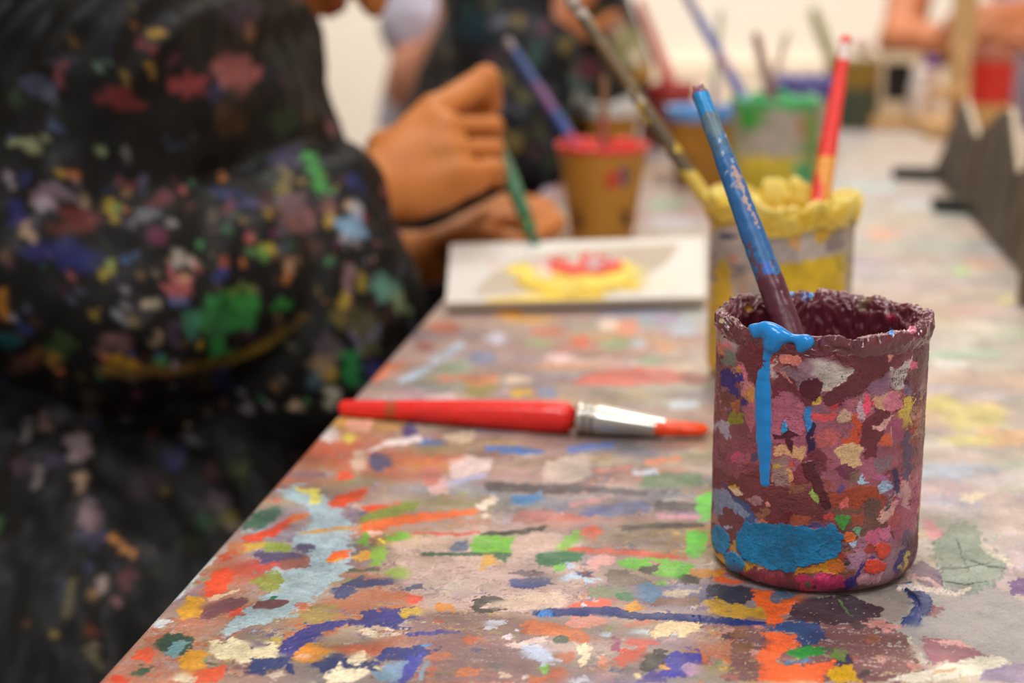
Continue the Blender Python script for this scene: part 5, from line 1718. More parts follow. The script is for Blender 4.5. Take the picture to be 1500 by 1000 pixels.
NL, NR = T(653, 443, .0075), T(1034, 435, .0075)
FL, FR = far_corner(660, 357, NL, .108), far_corner(1031, 347, NR, .108)
BN = np.cross(NR - NL, FL - NL)
BN /= np.linalg.norm(BN)
brd = empty('canvas_board', (NL + NR) / 2 - np.array([0, 0, .0075]))
tag(brd, 'white canvas board with a yellow and red flower being painted on it', 'canvas board')


def board_pt(a, b):
    return (NL * (1 - a) + NR * a) * (1 - b) + (FL * (1 - a) + FR * a) * b


na, nb = 330, 200
A, B = np.meshgrid(np.linspace(0, 1, na), np.linspace(0, 1, nb))
pos = board_pt(A.reshape(-1, 1), B.reshape(-1, 1))
px, py = proj(pos)
pt = Paint(px, py, A.ravel() * .16 + 2, B.ravel() * .108 + 2, (222, 216, 208))
k = crop(640, 330, 3.66)
Q = lambda pts, c, **a: pt.poly(k(*pts), c, **a)
E = lambda x, y, rx, ry, c, **a: pt.blob(*k((x, y))[0], rx / 3.66, ry / 3.66, c, **a)
E(300, 215, 40, 30, (226, 196, 190), dry=.5)
for i in range(9):
    pt.stroke(k((110, 150 + i * 26), (390 - 6 * i, 146 + i * 26)), .9, (206, 202, 198), warp=1, dry=.45)
Q([(250, 400), (420, 375), (900, 375), (900, 425), (560, 440), (300, 425)], (232, 196, 60), dry=.12)
Q([(900, 320), (1280, 280), (1280, 320), (920, 370)], (226, 216, 190), dry=.5)
E(760, 280, 350, 95, (238, 206, 70), warp=2, h=.0022, n=26)
Q([(420, 280), (480, 330), (700, 365), (900, 350), (1050, 310), (1050, 330), (900, 372), (700, 385), (480, 360), (425, 320)], (222, 180, 24), warp=2, h=.0018)
Q([(1040, 230), (1130, 220), (1120, 290), (1050, 310)], (236, 218, 130), dry=.2)
E(760, 236, 250, 52, (226, 58, 50), warp=2, h=.0030)
for (x, y, rx, ry, c) in ((545, 225, 60, 26, (222, 206, 210)), (720, 215, 46, 26, (214, 222, 212)), (845, 225, 40, 22, (228, 200, 204)), (960, 215, 50, 20, (226, 190, 190)), (560, 285, 60, 22, (238, 222, 196)), (640, 190, 60, 12, (226, 150, 140))):
    E(x, y, rx, ry, c, warp=2, h=.0036)
pos = pos + BN * pt.h[:, None]
g = grid_quads(nb, na)
link('painted_face', mesh_from('painted_face', pos, g, pt.col), mat_attr('canvas_paint', rough=.42, spec=.45, bump=.2, scale=600), brd)['label'] = 'white face with a yellow ringed red flower'
mb = MB()
c8 = [NL, NR, FR, FL]
mb.add([p - BN * .0002 for p in c8] + [p - BN * .0042 for p in c8], [[3, 2, 1, 0][::-1], [4, 5, 6, 7], [0, 1, 5, 4], [1, 2, 6, 5], [2, 3, 7, 6], [3, 0, 4, 7]], (196, 180, 160))
mb.build('board_back', M_CARD, brd)

# ================================================================== notched rack on the right
M_RACK = mat_attr('dark_stained_wood', rough=.55, spec=.3, bump=.4, scale=160, cvar=.35)
M_BLACK = mat_plain('black_rubber', (22, 24, 26), rough=.5)
rk = empty('drying_rack', (.385, 1.30, TZ))
tag(rk, 'dark wooden rack with a notched top and black feet, on the table right side', 'drying rack')
rb0, rb1 = np.array([.403, 1.57]), np.array([.330, 1.0])
rdir = np.array([*(rb1 - rb0), 0])
rlen = np.linalg.norm(rdir)
rdir /= rlen
rnor = np.array([-rdir[1], rdir[0], 0])
if rnor[0] < 0:
    rnor = -rnor
lean = U3 = (rnor * .16 + np.array([0, 0, 1.0])) / math.sqrt(1 + .16 ** 2)
R0 = np.array([rb0[0], rb0[1], TZ + .0005])


def rack_mat_col(mb, n0):
    pass


def rack_panel(outline, name, th=.009):
    mb = MB()
    mb.prism(outline, R0, rdir, lean, rnor, th, (72, 60, 46))
    return mb.build(name, M_RACK, rk, bevel=.001)


rack_panel([(.0, .004), (.035, .030), (.065, .074), (.082, .080), (.19, .058), (.195, .004)], 'notched_panel')
rack_panel([(.197, .004), (.193, .058), (.285, .090), (.31, .094), (.40, .056), (.405, .004)], 'notched_panel')
rack_panel([(.408, .004), (.404, .056), (.49, .094), (.52, .094), (.575, .05), (.575, .004)], 'notched_panel')
for (t, l0, l1) in ((.02, .038, .05), (.215, .024, .05)):
    mb = MB()
    a_ = R0 + rdir * t - rnor * l0
    b_ = R0 + rdir * t + rnor * l1
    mb.box((a_ + b_) / 2 + np.array([0, 0, .0052]), (l0 + l1, .022, .0095), np.array([rnor, rdir, [0, 0, 1]]).T, (24, 24, 26))
    mb.build('foot', M_BLACK, rk, bevel=.001)
# cream edges and seams
for (ta, sa, tb, sb) in ((.084, .0815, .188, .0600), (.312, .0955, .398, .0575)):
    mb = MB()
    pa, pb = R0 + rdir * ta + lean * sa + rnor * .0045, R0 + rdir * tb + lean * sb + rnor * .0045
    dv = pb - pa
    ln = np.linalg.norm(dv)
    dv /= ln
    mb.box((pa + pb) / 2, (ln, .0045, .0018), np.array([dv, rnor, np.cross(dv, rnor)]).T, (206, 186, 160))
    mb.build('edge_strip', M_CARD, rk)['label'] = 'cream strip along the top edge'
for (t, h_) in ((.232, .066), (.452, .07)):
    mb = MB()
    mb.box(R0 + rdir * t + lean * (h_ / 2 + .006) - rnor * .0012, (.004, .0022, h_), np.array([rdir, rnor, lean]).T, (124, 108, 84))
    mb.build('batten', M_RACK, rk)

pe = T(1497, 448)
mb = MB()
mb.box(pe + np.array([.006, 0, .0475]), (.016, .012, .092), None, (112, 96, 76))
mb.build('end_post', M_RACK, rk, bevel=.001)
# bare wooden upright stand, far right
ps = D(1402, 1.93)
st = empty('wooden_stand', ps)
tag(st, 'pale wooden upright stand behind the dark notched rack', 'wooden stand')
M_PINE = mat_plain('bare_wood', (206, 164, 112), rough=.6, scale=40, cvar=.08)
mb = MB()
mb.box(ps + np.array([0, 0, .009]), (.09, .12, .017))
mb.build('base', M_PINE, st, bevel=.002)
mb = MB()
mb.box(ps + np.array([0, 0, .017 + .17]), (.026, .018, .34))
mb.build('post', M_PINE, st, bevel=.002)
mb = MB()
mb.box(ps + np.array([0, -.014, .05]), (.08, .012, .014))
mb.build('ledge', M_PINE, st, bevel=.002)


def red_wall(pt, s1, s2):
    pt.col[s2 > .048] = c255((206, 40, 30))
    pt.col[s2 > .095] = c255((176, 110, 80))


pot('paint_tumbler', 'tall tumbler filled with bright red paint behind the notched rack', 'tumbler', D(1447, 1.80), .0238, .108, red_wall, (196, 150, 90), [(190, 90, 70), (206, 120, 96), (196, 60, 48)], 19.0, taper=.9, wall_name='tumbler_wall',
    rim_name='tumbler_rim', amp=.0006, hi=.0005, thick=.0025, drop=.002, fill=(200, 40, 30), fill_z=.09)

# wooden tray with small things at the far end
tc = D(1322, 2.005)
ty = empty('wooden_tray', tc)
tag(ty, 'flat wooden tray at the far end of the table under the white frame', 'tray')
mb = MB()
mb.box(tc + np.array([0, 0, .004]), (.094, .075, .008), None, (206, 160, 116))
mb.build('tray_base', M_PINE, ty, bevel=.001)
for s_, sz in (((0, -.035, .009), (.094, .006, .016)), ((0, .035, .009), (.094, .006, .016)), ((-.0445, 0, .009), (.005, .064, .016)), ((.0445, 0, .009), (.005, .064, .016))):
    mb = MB()
    mb.box(tc + np.array(s_), sz)
    mb.build('tray_side', M_PINE, ty, bevel=.001)
fr = empty('picture_frame', tc + np.array([-.012, .012, .0085]))
tag(fr, 'small cream frame with a dark opening standing in the wooden tray', 'picture frame')
M_CREAM = mat_plain('cream_paint', (226, 204, 172), rough=.5)
f0 = tc + np.array([-.008, .012, .0085])
for (x, z, sx, sz) in ((-.024, .040, .018, .080), (.024, .040, .012, .080), (0, .074, .036, .012), (0, .011, .036, .022)):
    mb = MB()
    mb.box(f0 + np.array([x, 0, z]), (sx, .012, sz))
    mb.build('frame_bar', M_CREAM, fr, bevel=.001)
mb = MB()
mb.box(f0 + np.array([0, .004, .045]), (.036, .003, .048))
mb.build('dark_panel', mat_plain('dark_panel', (40, 30, 26), rough=.7), fr)


def bottle(label, c, R, h, col, capcol, neck=.5):
    o = empty('paint_bottle', c)
    tag(o, label, 'bottle')
    prof = [(R * .9, 0), (R, .003), (R, h * .62), (R * .96, h * .70), (R * neck, h * .82), (R * neck, h * .86)]
    V = []
    for r_, z_ in prof:
        for i in range(32):
            a = 2 * math.pi * i / 32
            V.append((c[0] + r_ * math.cos(a), c[1] + r_ * math.sin(a), c[2] + z_))
    link('bottle_body', mesh_from('bottle_body', np.array(V), grid_quads(len(prof), 32, True), np.tile(c255(col), (len(V), 1))), M_LACQ, o)
    prof = [(R * neck * 1.15, h * .85), (R * neck * 1.15, h * .97), (R * neck * .9, h), (.0003, h)]
    V = []
    for r_, z_ in prof:
        for i in range(32):
            a = 2 * math.pi * i / 32
            V.append((c[0] + r_ * math.cos(a), c[1] + r_ * math.sin(a), c[2] + z_))
    link('cap', mesh_from('cap', np.array(V), grid_quads(len(prof), 32, True), np.tile(c255(capcol), (len(V), 1))), M_LACQ, o)
    return o


bottle('plump white bottle standing in front of the small cream frame', tc + np.array([.017, -.014, .0085]), .0155, .064, (226, 212, 206), (232, 222, 214), .7)
bottle('slim red bottle with a purple cap, beside the plump white bottle', tc + np.array([.036, .018, .0085]), .0080, .076, (196, 96, 88), (100, 66, 150), .95)
# ================================================================== people
def U(v):
    v = np.asarray(v, float)
    return v / np.linalg.norm(v)


def hand_joints(wr, d, nrm, side, s=1.0, curl=(.35, .5, .4), spread=.12, fist=False):
    """finger chains for a hand at wrist wr pointing along d, back of the hand towards nrm; side=+1 puts the thumb on cross(d,nrm)"""
    d, nrm = U(d), U(nrm)
    nrm = U(nrm - d * np.dot(d, nrm))
    t = np.cross(d, nrm) * side
    lens = [(.040, .024, .019), (.044, .027, .020), (.041, .025, .019), (.032, .019, .017)]
    off = [.026, .009, -.009, -.025]
    ml = [.083, .085, .080, .072]
    fing = []
    for i in range(4):
        b = wr + d * ml[i] * s + t * off[i] * s
        a = 0.0
        dd = U(d + t * spread * (1.2 - .8 * i))
        pts = [b]
        for j in range(3):
            a += curl[j] * (1 + .12 * i)
            v = dd * math.cos(a) - nrm * math.sin(a)
            pts.append(pts[-1] + v * lens[i][j] * s)
        fing.append(pts)
    th = [wr + d * .022 * s + t * .020 * s - nrm * .006 * s]
    v = U(d * .75 + t * .65 - nrm * .35)
    th.append(th[-1] + v * .038 * s)
    th.append(th[-1] + U(v + d * .35 - nrm * .2) * .028 * s)
    th.append(th[-1] + U(v + d * .6 - nrm * .35) * .022 * s)
    return fing, th


def add_hand(sd, wr, fing, th, s=1.0, kf=.0035, fr=1.0):
    for i, f in enumerate(fing):
        sd.cap(wr, f[0], .017 * s, .0110 * s, .010 * s)
    mid = sum((f[0] for f in fing)) / 4
    sd.cap(wr * .45 + mid * .55, mid, .014 * s, .011 * s, .012 * s)
    sd.cap(th[0], th[1], .014 * s, .0105 * s, .012 * s)
    sd.chain(th[1:], [.0105 * s, .0090 * s, .0075 * s], kf)
    for f in fing:
        sd.chain(f, [.0098 * s * fr, .0088 * s * fr, .0080 * s * fr, .0070 * s * fr], kf)


def add_head(sd, c, up, fwd, s=1.0):
    up, fwd = U(up), U(fwd)
    fwd = U(fwd - up * np.dot(up, fwd))
    sx = np.cross(fwd, up)
    ax = [sx, fwd, up]
    q = lambda x, y, z: c + (sx * x + fwd * y + up * z) * s
    sd.ell(q(0, -.008, .030), np.array([.072, .092, .082]) * s, ax, .02)
    sd.ell(q(0, .018, -.035), np.array([.058, .066, .075]) * s, ax, .03)
    sd.ell(q(0, .052, -.088), np.array([.026, .024, .020]) * s, ax, .025)
    sd.cap(q(-.045, -.01, -.055), q(-.015, .055, -.090), .018 * s, .014 * s, .02)
    sd.cap(q(.045, -.01, -.055), q(.015, .055, -.090), .018 * s, .014 * s, .02)
    for e in (-1, 1):
        sd.ell(q(.031 * e, .082, .008), np.array([.017, .012, .012]) * s, ax, .008, sub=True)
        sd.ell(q(.031 * e, .070, .008), np.array([.0125] * 3) * s, ax, .003)
        sd.ell(q(.040 * e, .060, -.028), np.array([.022, .018, .020]) * s, ax, .015)
        sd.cap(q(.012 * e, .086, .024), q(.046 * e, .074, .026), .0065 * s, .005 * s, .008)
        sd.ell(q(.074 * e, -.012, -.005), np.array([.007, .018, .030]) * s, ax, .006)
        sd.ell(q(.011 * e, .094, -.030), np.array([.008, .009, .007]) * s, ax, .005)
    sd.cap(q(0, .080, .012), q(0, .104, -.026), .008 * s, .010 * s, .008)
    sd.cap(q(-.020, .076, -.052), q(.020, .076, -.052), .0072 * s, .0072 * s, .005)
    sd.ell(q(0, .084, -.051), np.array([.016, .0085, .006]) * s, ax, .004)
    sd.ell(q(0, .082, -.062), np.array([.015, .0085, .0065]) * s, ax, .004)
    return q


def skin_col(v, q, base, s=1.0):
    c = np.tile(c255(base), (len(v), 1))
    g = fbm3(v / .03, 3)[:, None]
    c = c * (1 + .05 * g)
    if q is not None:
        lip = np.linalg.norm((v - q(0, .088, -.057)) / (np.array([.022, .022, .022]) * s), axis=1) < .85
        c[lip] = c[lip] * .35 + c255((170, 70, 70)) * .65
        for e in (-1, 1):
            ec = q(.031 * e, .080, .008)
            r = np.linalg.norm(v - ec, axis=1)
            c[r < .0085 * s] = c255((232, 226, 220))
            c[np.linalg.norm(v - q(.031 * e, .084, .006), axis=1) < .0052 * s] = c255((40, 26, 18))
    return c


def hair_mesh(name, c, up, fwd, s, col, parent, length=.05, seed=1, res=.005):
    up, fwd = U(up), U(fwd)
    fwd = U(fwd - up * np.dot(up, fwd))
    sx = np.cross(fwd, up)
    ax = [sx, fwd, up]
    q = lambda x, y, z: c + (sx * x + fwd * y + up * z) * s
    sd = SDF(c - .2, c + .2, res)
    sd.ell(q(0, -.018, .040), np.array([.082, .098, .084]) * s, ax, .02)
    sd.ell(q(0, -.062, -.030), np.array([.066, .046, .05 + length]) * s, ax, .03)
    sd.ell(q(0, .075, -.025), np.array([.060, .050, .062]) * s, ax, .01, sub=True)
    for e in (-1, 1):
        sd.ell(q(.080 * e, .0, -.012), np.array([.026, .022, .034]) * s, ax, .008, sub=True)
    v, f = sd.mesh()
    n = vnormals(v, f)
    d = np.stack([(v - c) @ sx, (v - c) @ fwd * .4, (v - c) @ up * .25], 1)
    g = fbm3(d / .012 + seed, 3)
    v = v + n * (g * .004)[:, None]
    cc = c255(col)[None] * (1 + .35 * g[:, None])
    return link(name, mesh_from(name, v, f, np.clip(cc, 0, 1)), M_HAIR, parent)


def limb_set(J):
    return J


def figure(label, J, skin, res, seat_z=.45, hands='both', head_s=1.0, hand_s=1.0):
    """one continuous body; J holds world joints"""
    pts = np.array([np.asarray(p) for k_, p in J.items() if isinstance(p, np.ndarray) and p.shape == (3,) and not k_.endswith('_d')])
    sd = SDF(pts.min(0) - .16, pts.max(0) + .16, res)
    pel, che, nek, hd = J['pelvis'], J['chest'], J['neck'], J['head']
    w = J.get('w', 1.0)
    sd.cap(pel, pel * .5 + che * .5, .098 * w, .088 * w, .03)
    sd.cap(pel * .5 + che * .5, che, .088 * w, .098 * w, .03)
    sd.cap(che, nek, .095 * w, .045 * w, .03)
    sd.cap(nek, hd - U(J['up_d']) * .05 * head_s, .046 * w, .046 * w, .02)
    for s_ in 'rl':
        sh, el, wr = J[s_ + '_sh'], J[s_ + '_el'], J[s_ + '_wr']
        sd.cap(che * .45 + nek * .55, sh, .055 * w, .048 * w, .03)
        sd.cap(sh, el, .044 * w, .035 * w, .02)
        sd.cap(el, el * .7 + wr * .3, .036 * w, .037 * w, .015)
        sd.cap(el * .7 + wr * .3, wr, .037 * w, .023 * w, .015)
        hp, kn, ft = J[s_ + '_hp'], J[s_ + '_kn'], J[s_ + '_ft']
        sd.cap(hp, kn, .070 * w, .052 * w, .03)
        sd.cap(kn, ft, .052 * w, .034 * w, .02)
        sd.cap(ft, ft + U(J['foot_d']) * .14 * w - np.array([0, 0, .02]), .032 * w, .026 * w, .02)
    q = add_head(sd, hd, J['up_d'], J['fwd_d'], head_s)
    for s_ in 'rl':
        for c_ in J.get(s_ + '_extra', ()):
            sd.cap(*c_)
        if s_ + '_hand' in J:
            fing, th = J[s_ + '_hand']
            add_hand(sd, J[s_ + '_wr'], fing, th, hand_s, *J.get('fing_k', ()))
    v, f = sd.mesh()
    v = relax(v, f, 1)
    me = mesh_from('person', v, f, skin_col(v, q, skin, head_s))
    o = link('person', me, M_SKIN)
    tag(o, label, 'person')
    return o, q


def cloth(name, parent, prims, lo, hi, res, mat, base, folds, paint=None, seed=0.0):
    sd = SDF(lo, hi, res)
    for p in prims:
        if p[0] == 'c':
            sd.cap(*p[1:])
        else:
            sd.ell(*p[1:])
    v, f = sd.mesh()
    v = relax(v, f, 2)
    n = vnormals(v, f)
    v = v + n * folds(v)[:, None]
    v = relax(v, f, 1, .3)
    px, py = proj(v)
    n = vnormals(v, f)
    view = np.array([0, 0, CAMZ]) - v
    live = (n * view).sum(1) > 0
    pt = Paint(px, py, v[:, 0] + v[:, 1] * .6 + 4, v[:, 2] + v[:, 1] * .3 + 4, base, None)
    # noise taken in space so that it does not stretch
    for i in range(3):
        pt.w[i] = (fbm3(v / .011 + 3.1 * i, 3) * 2.6, fbm3(v / .011 + 7.7 * i + 50, 3) * 2.6)
    pt.fine = (fbm3(v / .006, 3) * 2.4).astype(np.float32)
    pt.streak = (fbm3(v / np.array([.009, .009, .02]) + 9, 3) * 2.4).astype(np.float32)
    pt.lf = (fbm3(v / .05 + 5, 2) * 1.5).astype(np.float32)
    if paint:
        paint(pt, v, live)
        r = np.random.default_rng(77)
        back = np.flatnonzero(~live | (px < -20) | (py < -20) | (py > 1010))
        pal = [(60, 45, 60), (120, 50, 52), (150, 80, 84), (170, 140, 50), (46, 52, 110), (40, 100, 60), (130, 120, 130), (190, 165, 140), (60, 70, 100)]
        for i in range(420):
            ctr = v[back[r.integers(len(back))]]
            rad = r.lognormal(0, .6) * .0075
            m = back[np.linalg.norm(v[back] - ctr, axis=1) + pt.w[0][0][back] * rad * .22 < rad]
            pt.col[m] = pt.col[m] * .25 + c255(pal[r.integers(len(pal))]) * .75
    o = link(name, mesh_from(name, v, f, pt.col), mat, parent)
    return o


def stool(c, seat_z, label, col):
    o = empty('stool', (c[0], c[1], 0))
    tag(o, label, 'stool', 'wooden stools along the table')
    m = mat_plain('stool_paint', col, rough=.5)
    V, q, tt, aa = tube([(c[0], c[1], seat_z - .035), (c[0], c[1], seat_z - .03), (c[0], c[1], seat_z - .005), (c[0], c[1], seat_z)], [.135, .15, .15, .14], 40)
    V = np.concatenate([V, [[c[0], c[1], seat_z], [c[0], c[1], seat_z - .035]]])
    n = len(V)
    fan = np.array([[n - 2, 120 + i, 120 + (i + 1) % 40, 0] for i in range(40)] + [[n - 1, (i + 1) % 40, i, 0] for i in range(40)])
    link('seat', tri_fan_mesh('seat', V, q, fan, np.tile(c255(col), (n, 1))), m, o)
    for i in range(4):
        a = math.pi / 4 + i * math.pi / 2
        V, q, tt, aa = tube([(c[0] + .10 * math.cos(a), c[1] + .10 * math.sin(a), seat_z - .03), (c[0] + .15 * math.cos(a), c[1] + .15 * math.sin(a), .0)], [.014, .014], 16)
        link('leg', mesh_from('leg', V, q, np.tile(c255((90, 80, 70)), (len(V), 1))), m, o)
    return o


# ------------------------------------------------------------------ the painter in front
SK1 = (200, 122, 60)
W1 = P(512, 286, 1.035)
EL1 = P(75, 418, .935)
SH1 = P(120, -170, 1.02)
fi = []
dI = [  # MCP, PIP, DIP, tip for index, middle, ring, little finger of the closed hand
    [(632, 158, 1.072), (706, 112, 1.098), (718, 165, 1.118), (700, 200, 1.122)],
    [(642, 186, 1.060), (724, 184, 1.082), (724, 208, 1.106), (690, 212, 1.108)],
    [(648, 220, 1.054), (724, 217, 1.072), (724, 238, 1.094), (692, 236, 1.096)],
    [(662, 254, 1.050), (726, 246, 1.062), (728, 262, 1.082), (700, 256, 1.084)]]
for row in dI:
    fi.append([P(*p) for p in row])
th1 = [P(560, 215, 1.075), P(630, 190, 1.112), P(690, 176, 1.128), P(722, 196, 1.126)]
W2 = P(632, 378, 1.165)
EL2 = P(340, 400, 1.20)
SH2 = P(330, -120, 1.26)
d2 = P(790, 316, 1.165) - W2
fing2 = []
for i, (a, b, c, d) in enumerate([[(752, 296, 1.185), (800, 302, 1.19), (818, 326, 1.175), (812, 340, 1.16)], [(742, 302, 1.165), (792, 306, 1.17), (810, 328, 1.158), (804, 344, 1.145)],
                                  [(730, 312, 1.148), (778, 312, 1.15), (796, 332, 1.142), (790, 346, 1.132)], [(716, 324, 1.135), (756, 322, 1.136), (774, 336, 1.130), (770, 347, 1.124)]]):
    fing2.append([P(*a), P(*b), P(*c), P(*d)])
th2 = [P(668, 356, 1.14), P(706, 350, 1.125), P(735, 350, 1.118), P(756, 352, 1.114)]
up1 = np.array([.82, .05, .57])
fw1 = np.array([.57, 0, -.82])
HD1 = P(402, 22, 1.20) + U(up1) * .084 - U(fw1) * .046
J1 = dict(pelvis=np.array([-.25, 1.03, .52]), chest=np.array([-.235, 1.10, .84]), neck=np.array([-.20, 1.13, .985]), head=HD1, up_d=up1, fwd_d=fw1,
          r_sh=SH1, r_el=EL1, r_wr=W1, l_sh=SH2, l_el=EL2, l_wr=W2, r_hp=np.array([-.24, .96, .52]), l_hp=np.array([-.24, 1.10, .52]),
          r_kn=np.array([.06, 1.0, .50]), l_kn=np.array([.06, 1.13, .50]), r_ft=np.array([.03, 1.02, .06]), l_ft=np.array([.03, 1.14, .06]), foot_d=np.array([1.0, 0, 0]), w=.82, fing_k=(.0018, .92),
          r_hand=(fi, th1), l_hand=(fing2, th2), r_extra=[(P(548, 298, 1.04), P(640, 276, 1.056), .0145, .0115, .02), (P(605, 292, 1.046), P(700, 264, 1.060), .0125, .0085, .01), (P(650, 172, 1.098), P(712, 150, 1.122), .0085, .0080, .004), (P(704, 130, 1.112), P(716, 190, 1.118), .0085, .008, .004), (P(638, 166, 1.070), P(708, 124, 1.099), .0088, .0088, .004), (P(712, 114, 1.099), P(718, 150, 1.112), .0094, .0085, .004)] + [(P(x_, y_, d_), P(x_ + 14, y_, d_ + .003), .0098, .0085, .006) for x_, y_, d_ in ((652, 186, 1.058), (658, 220, 1.052), (672, 252, 1.050))])
body1, q1 = figure('person in a black paint-splattered smock painting on the canvas board with a green brush', J1, SK1, .0027, head_s=.80, hand_s=.80)
hair_mesh('hair', HD1, up1, fw1, .83, (34, 24, 18), body1, .03, 2)


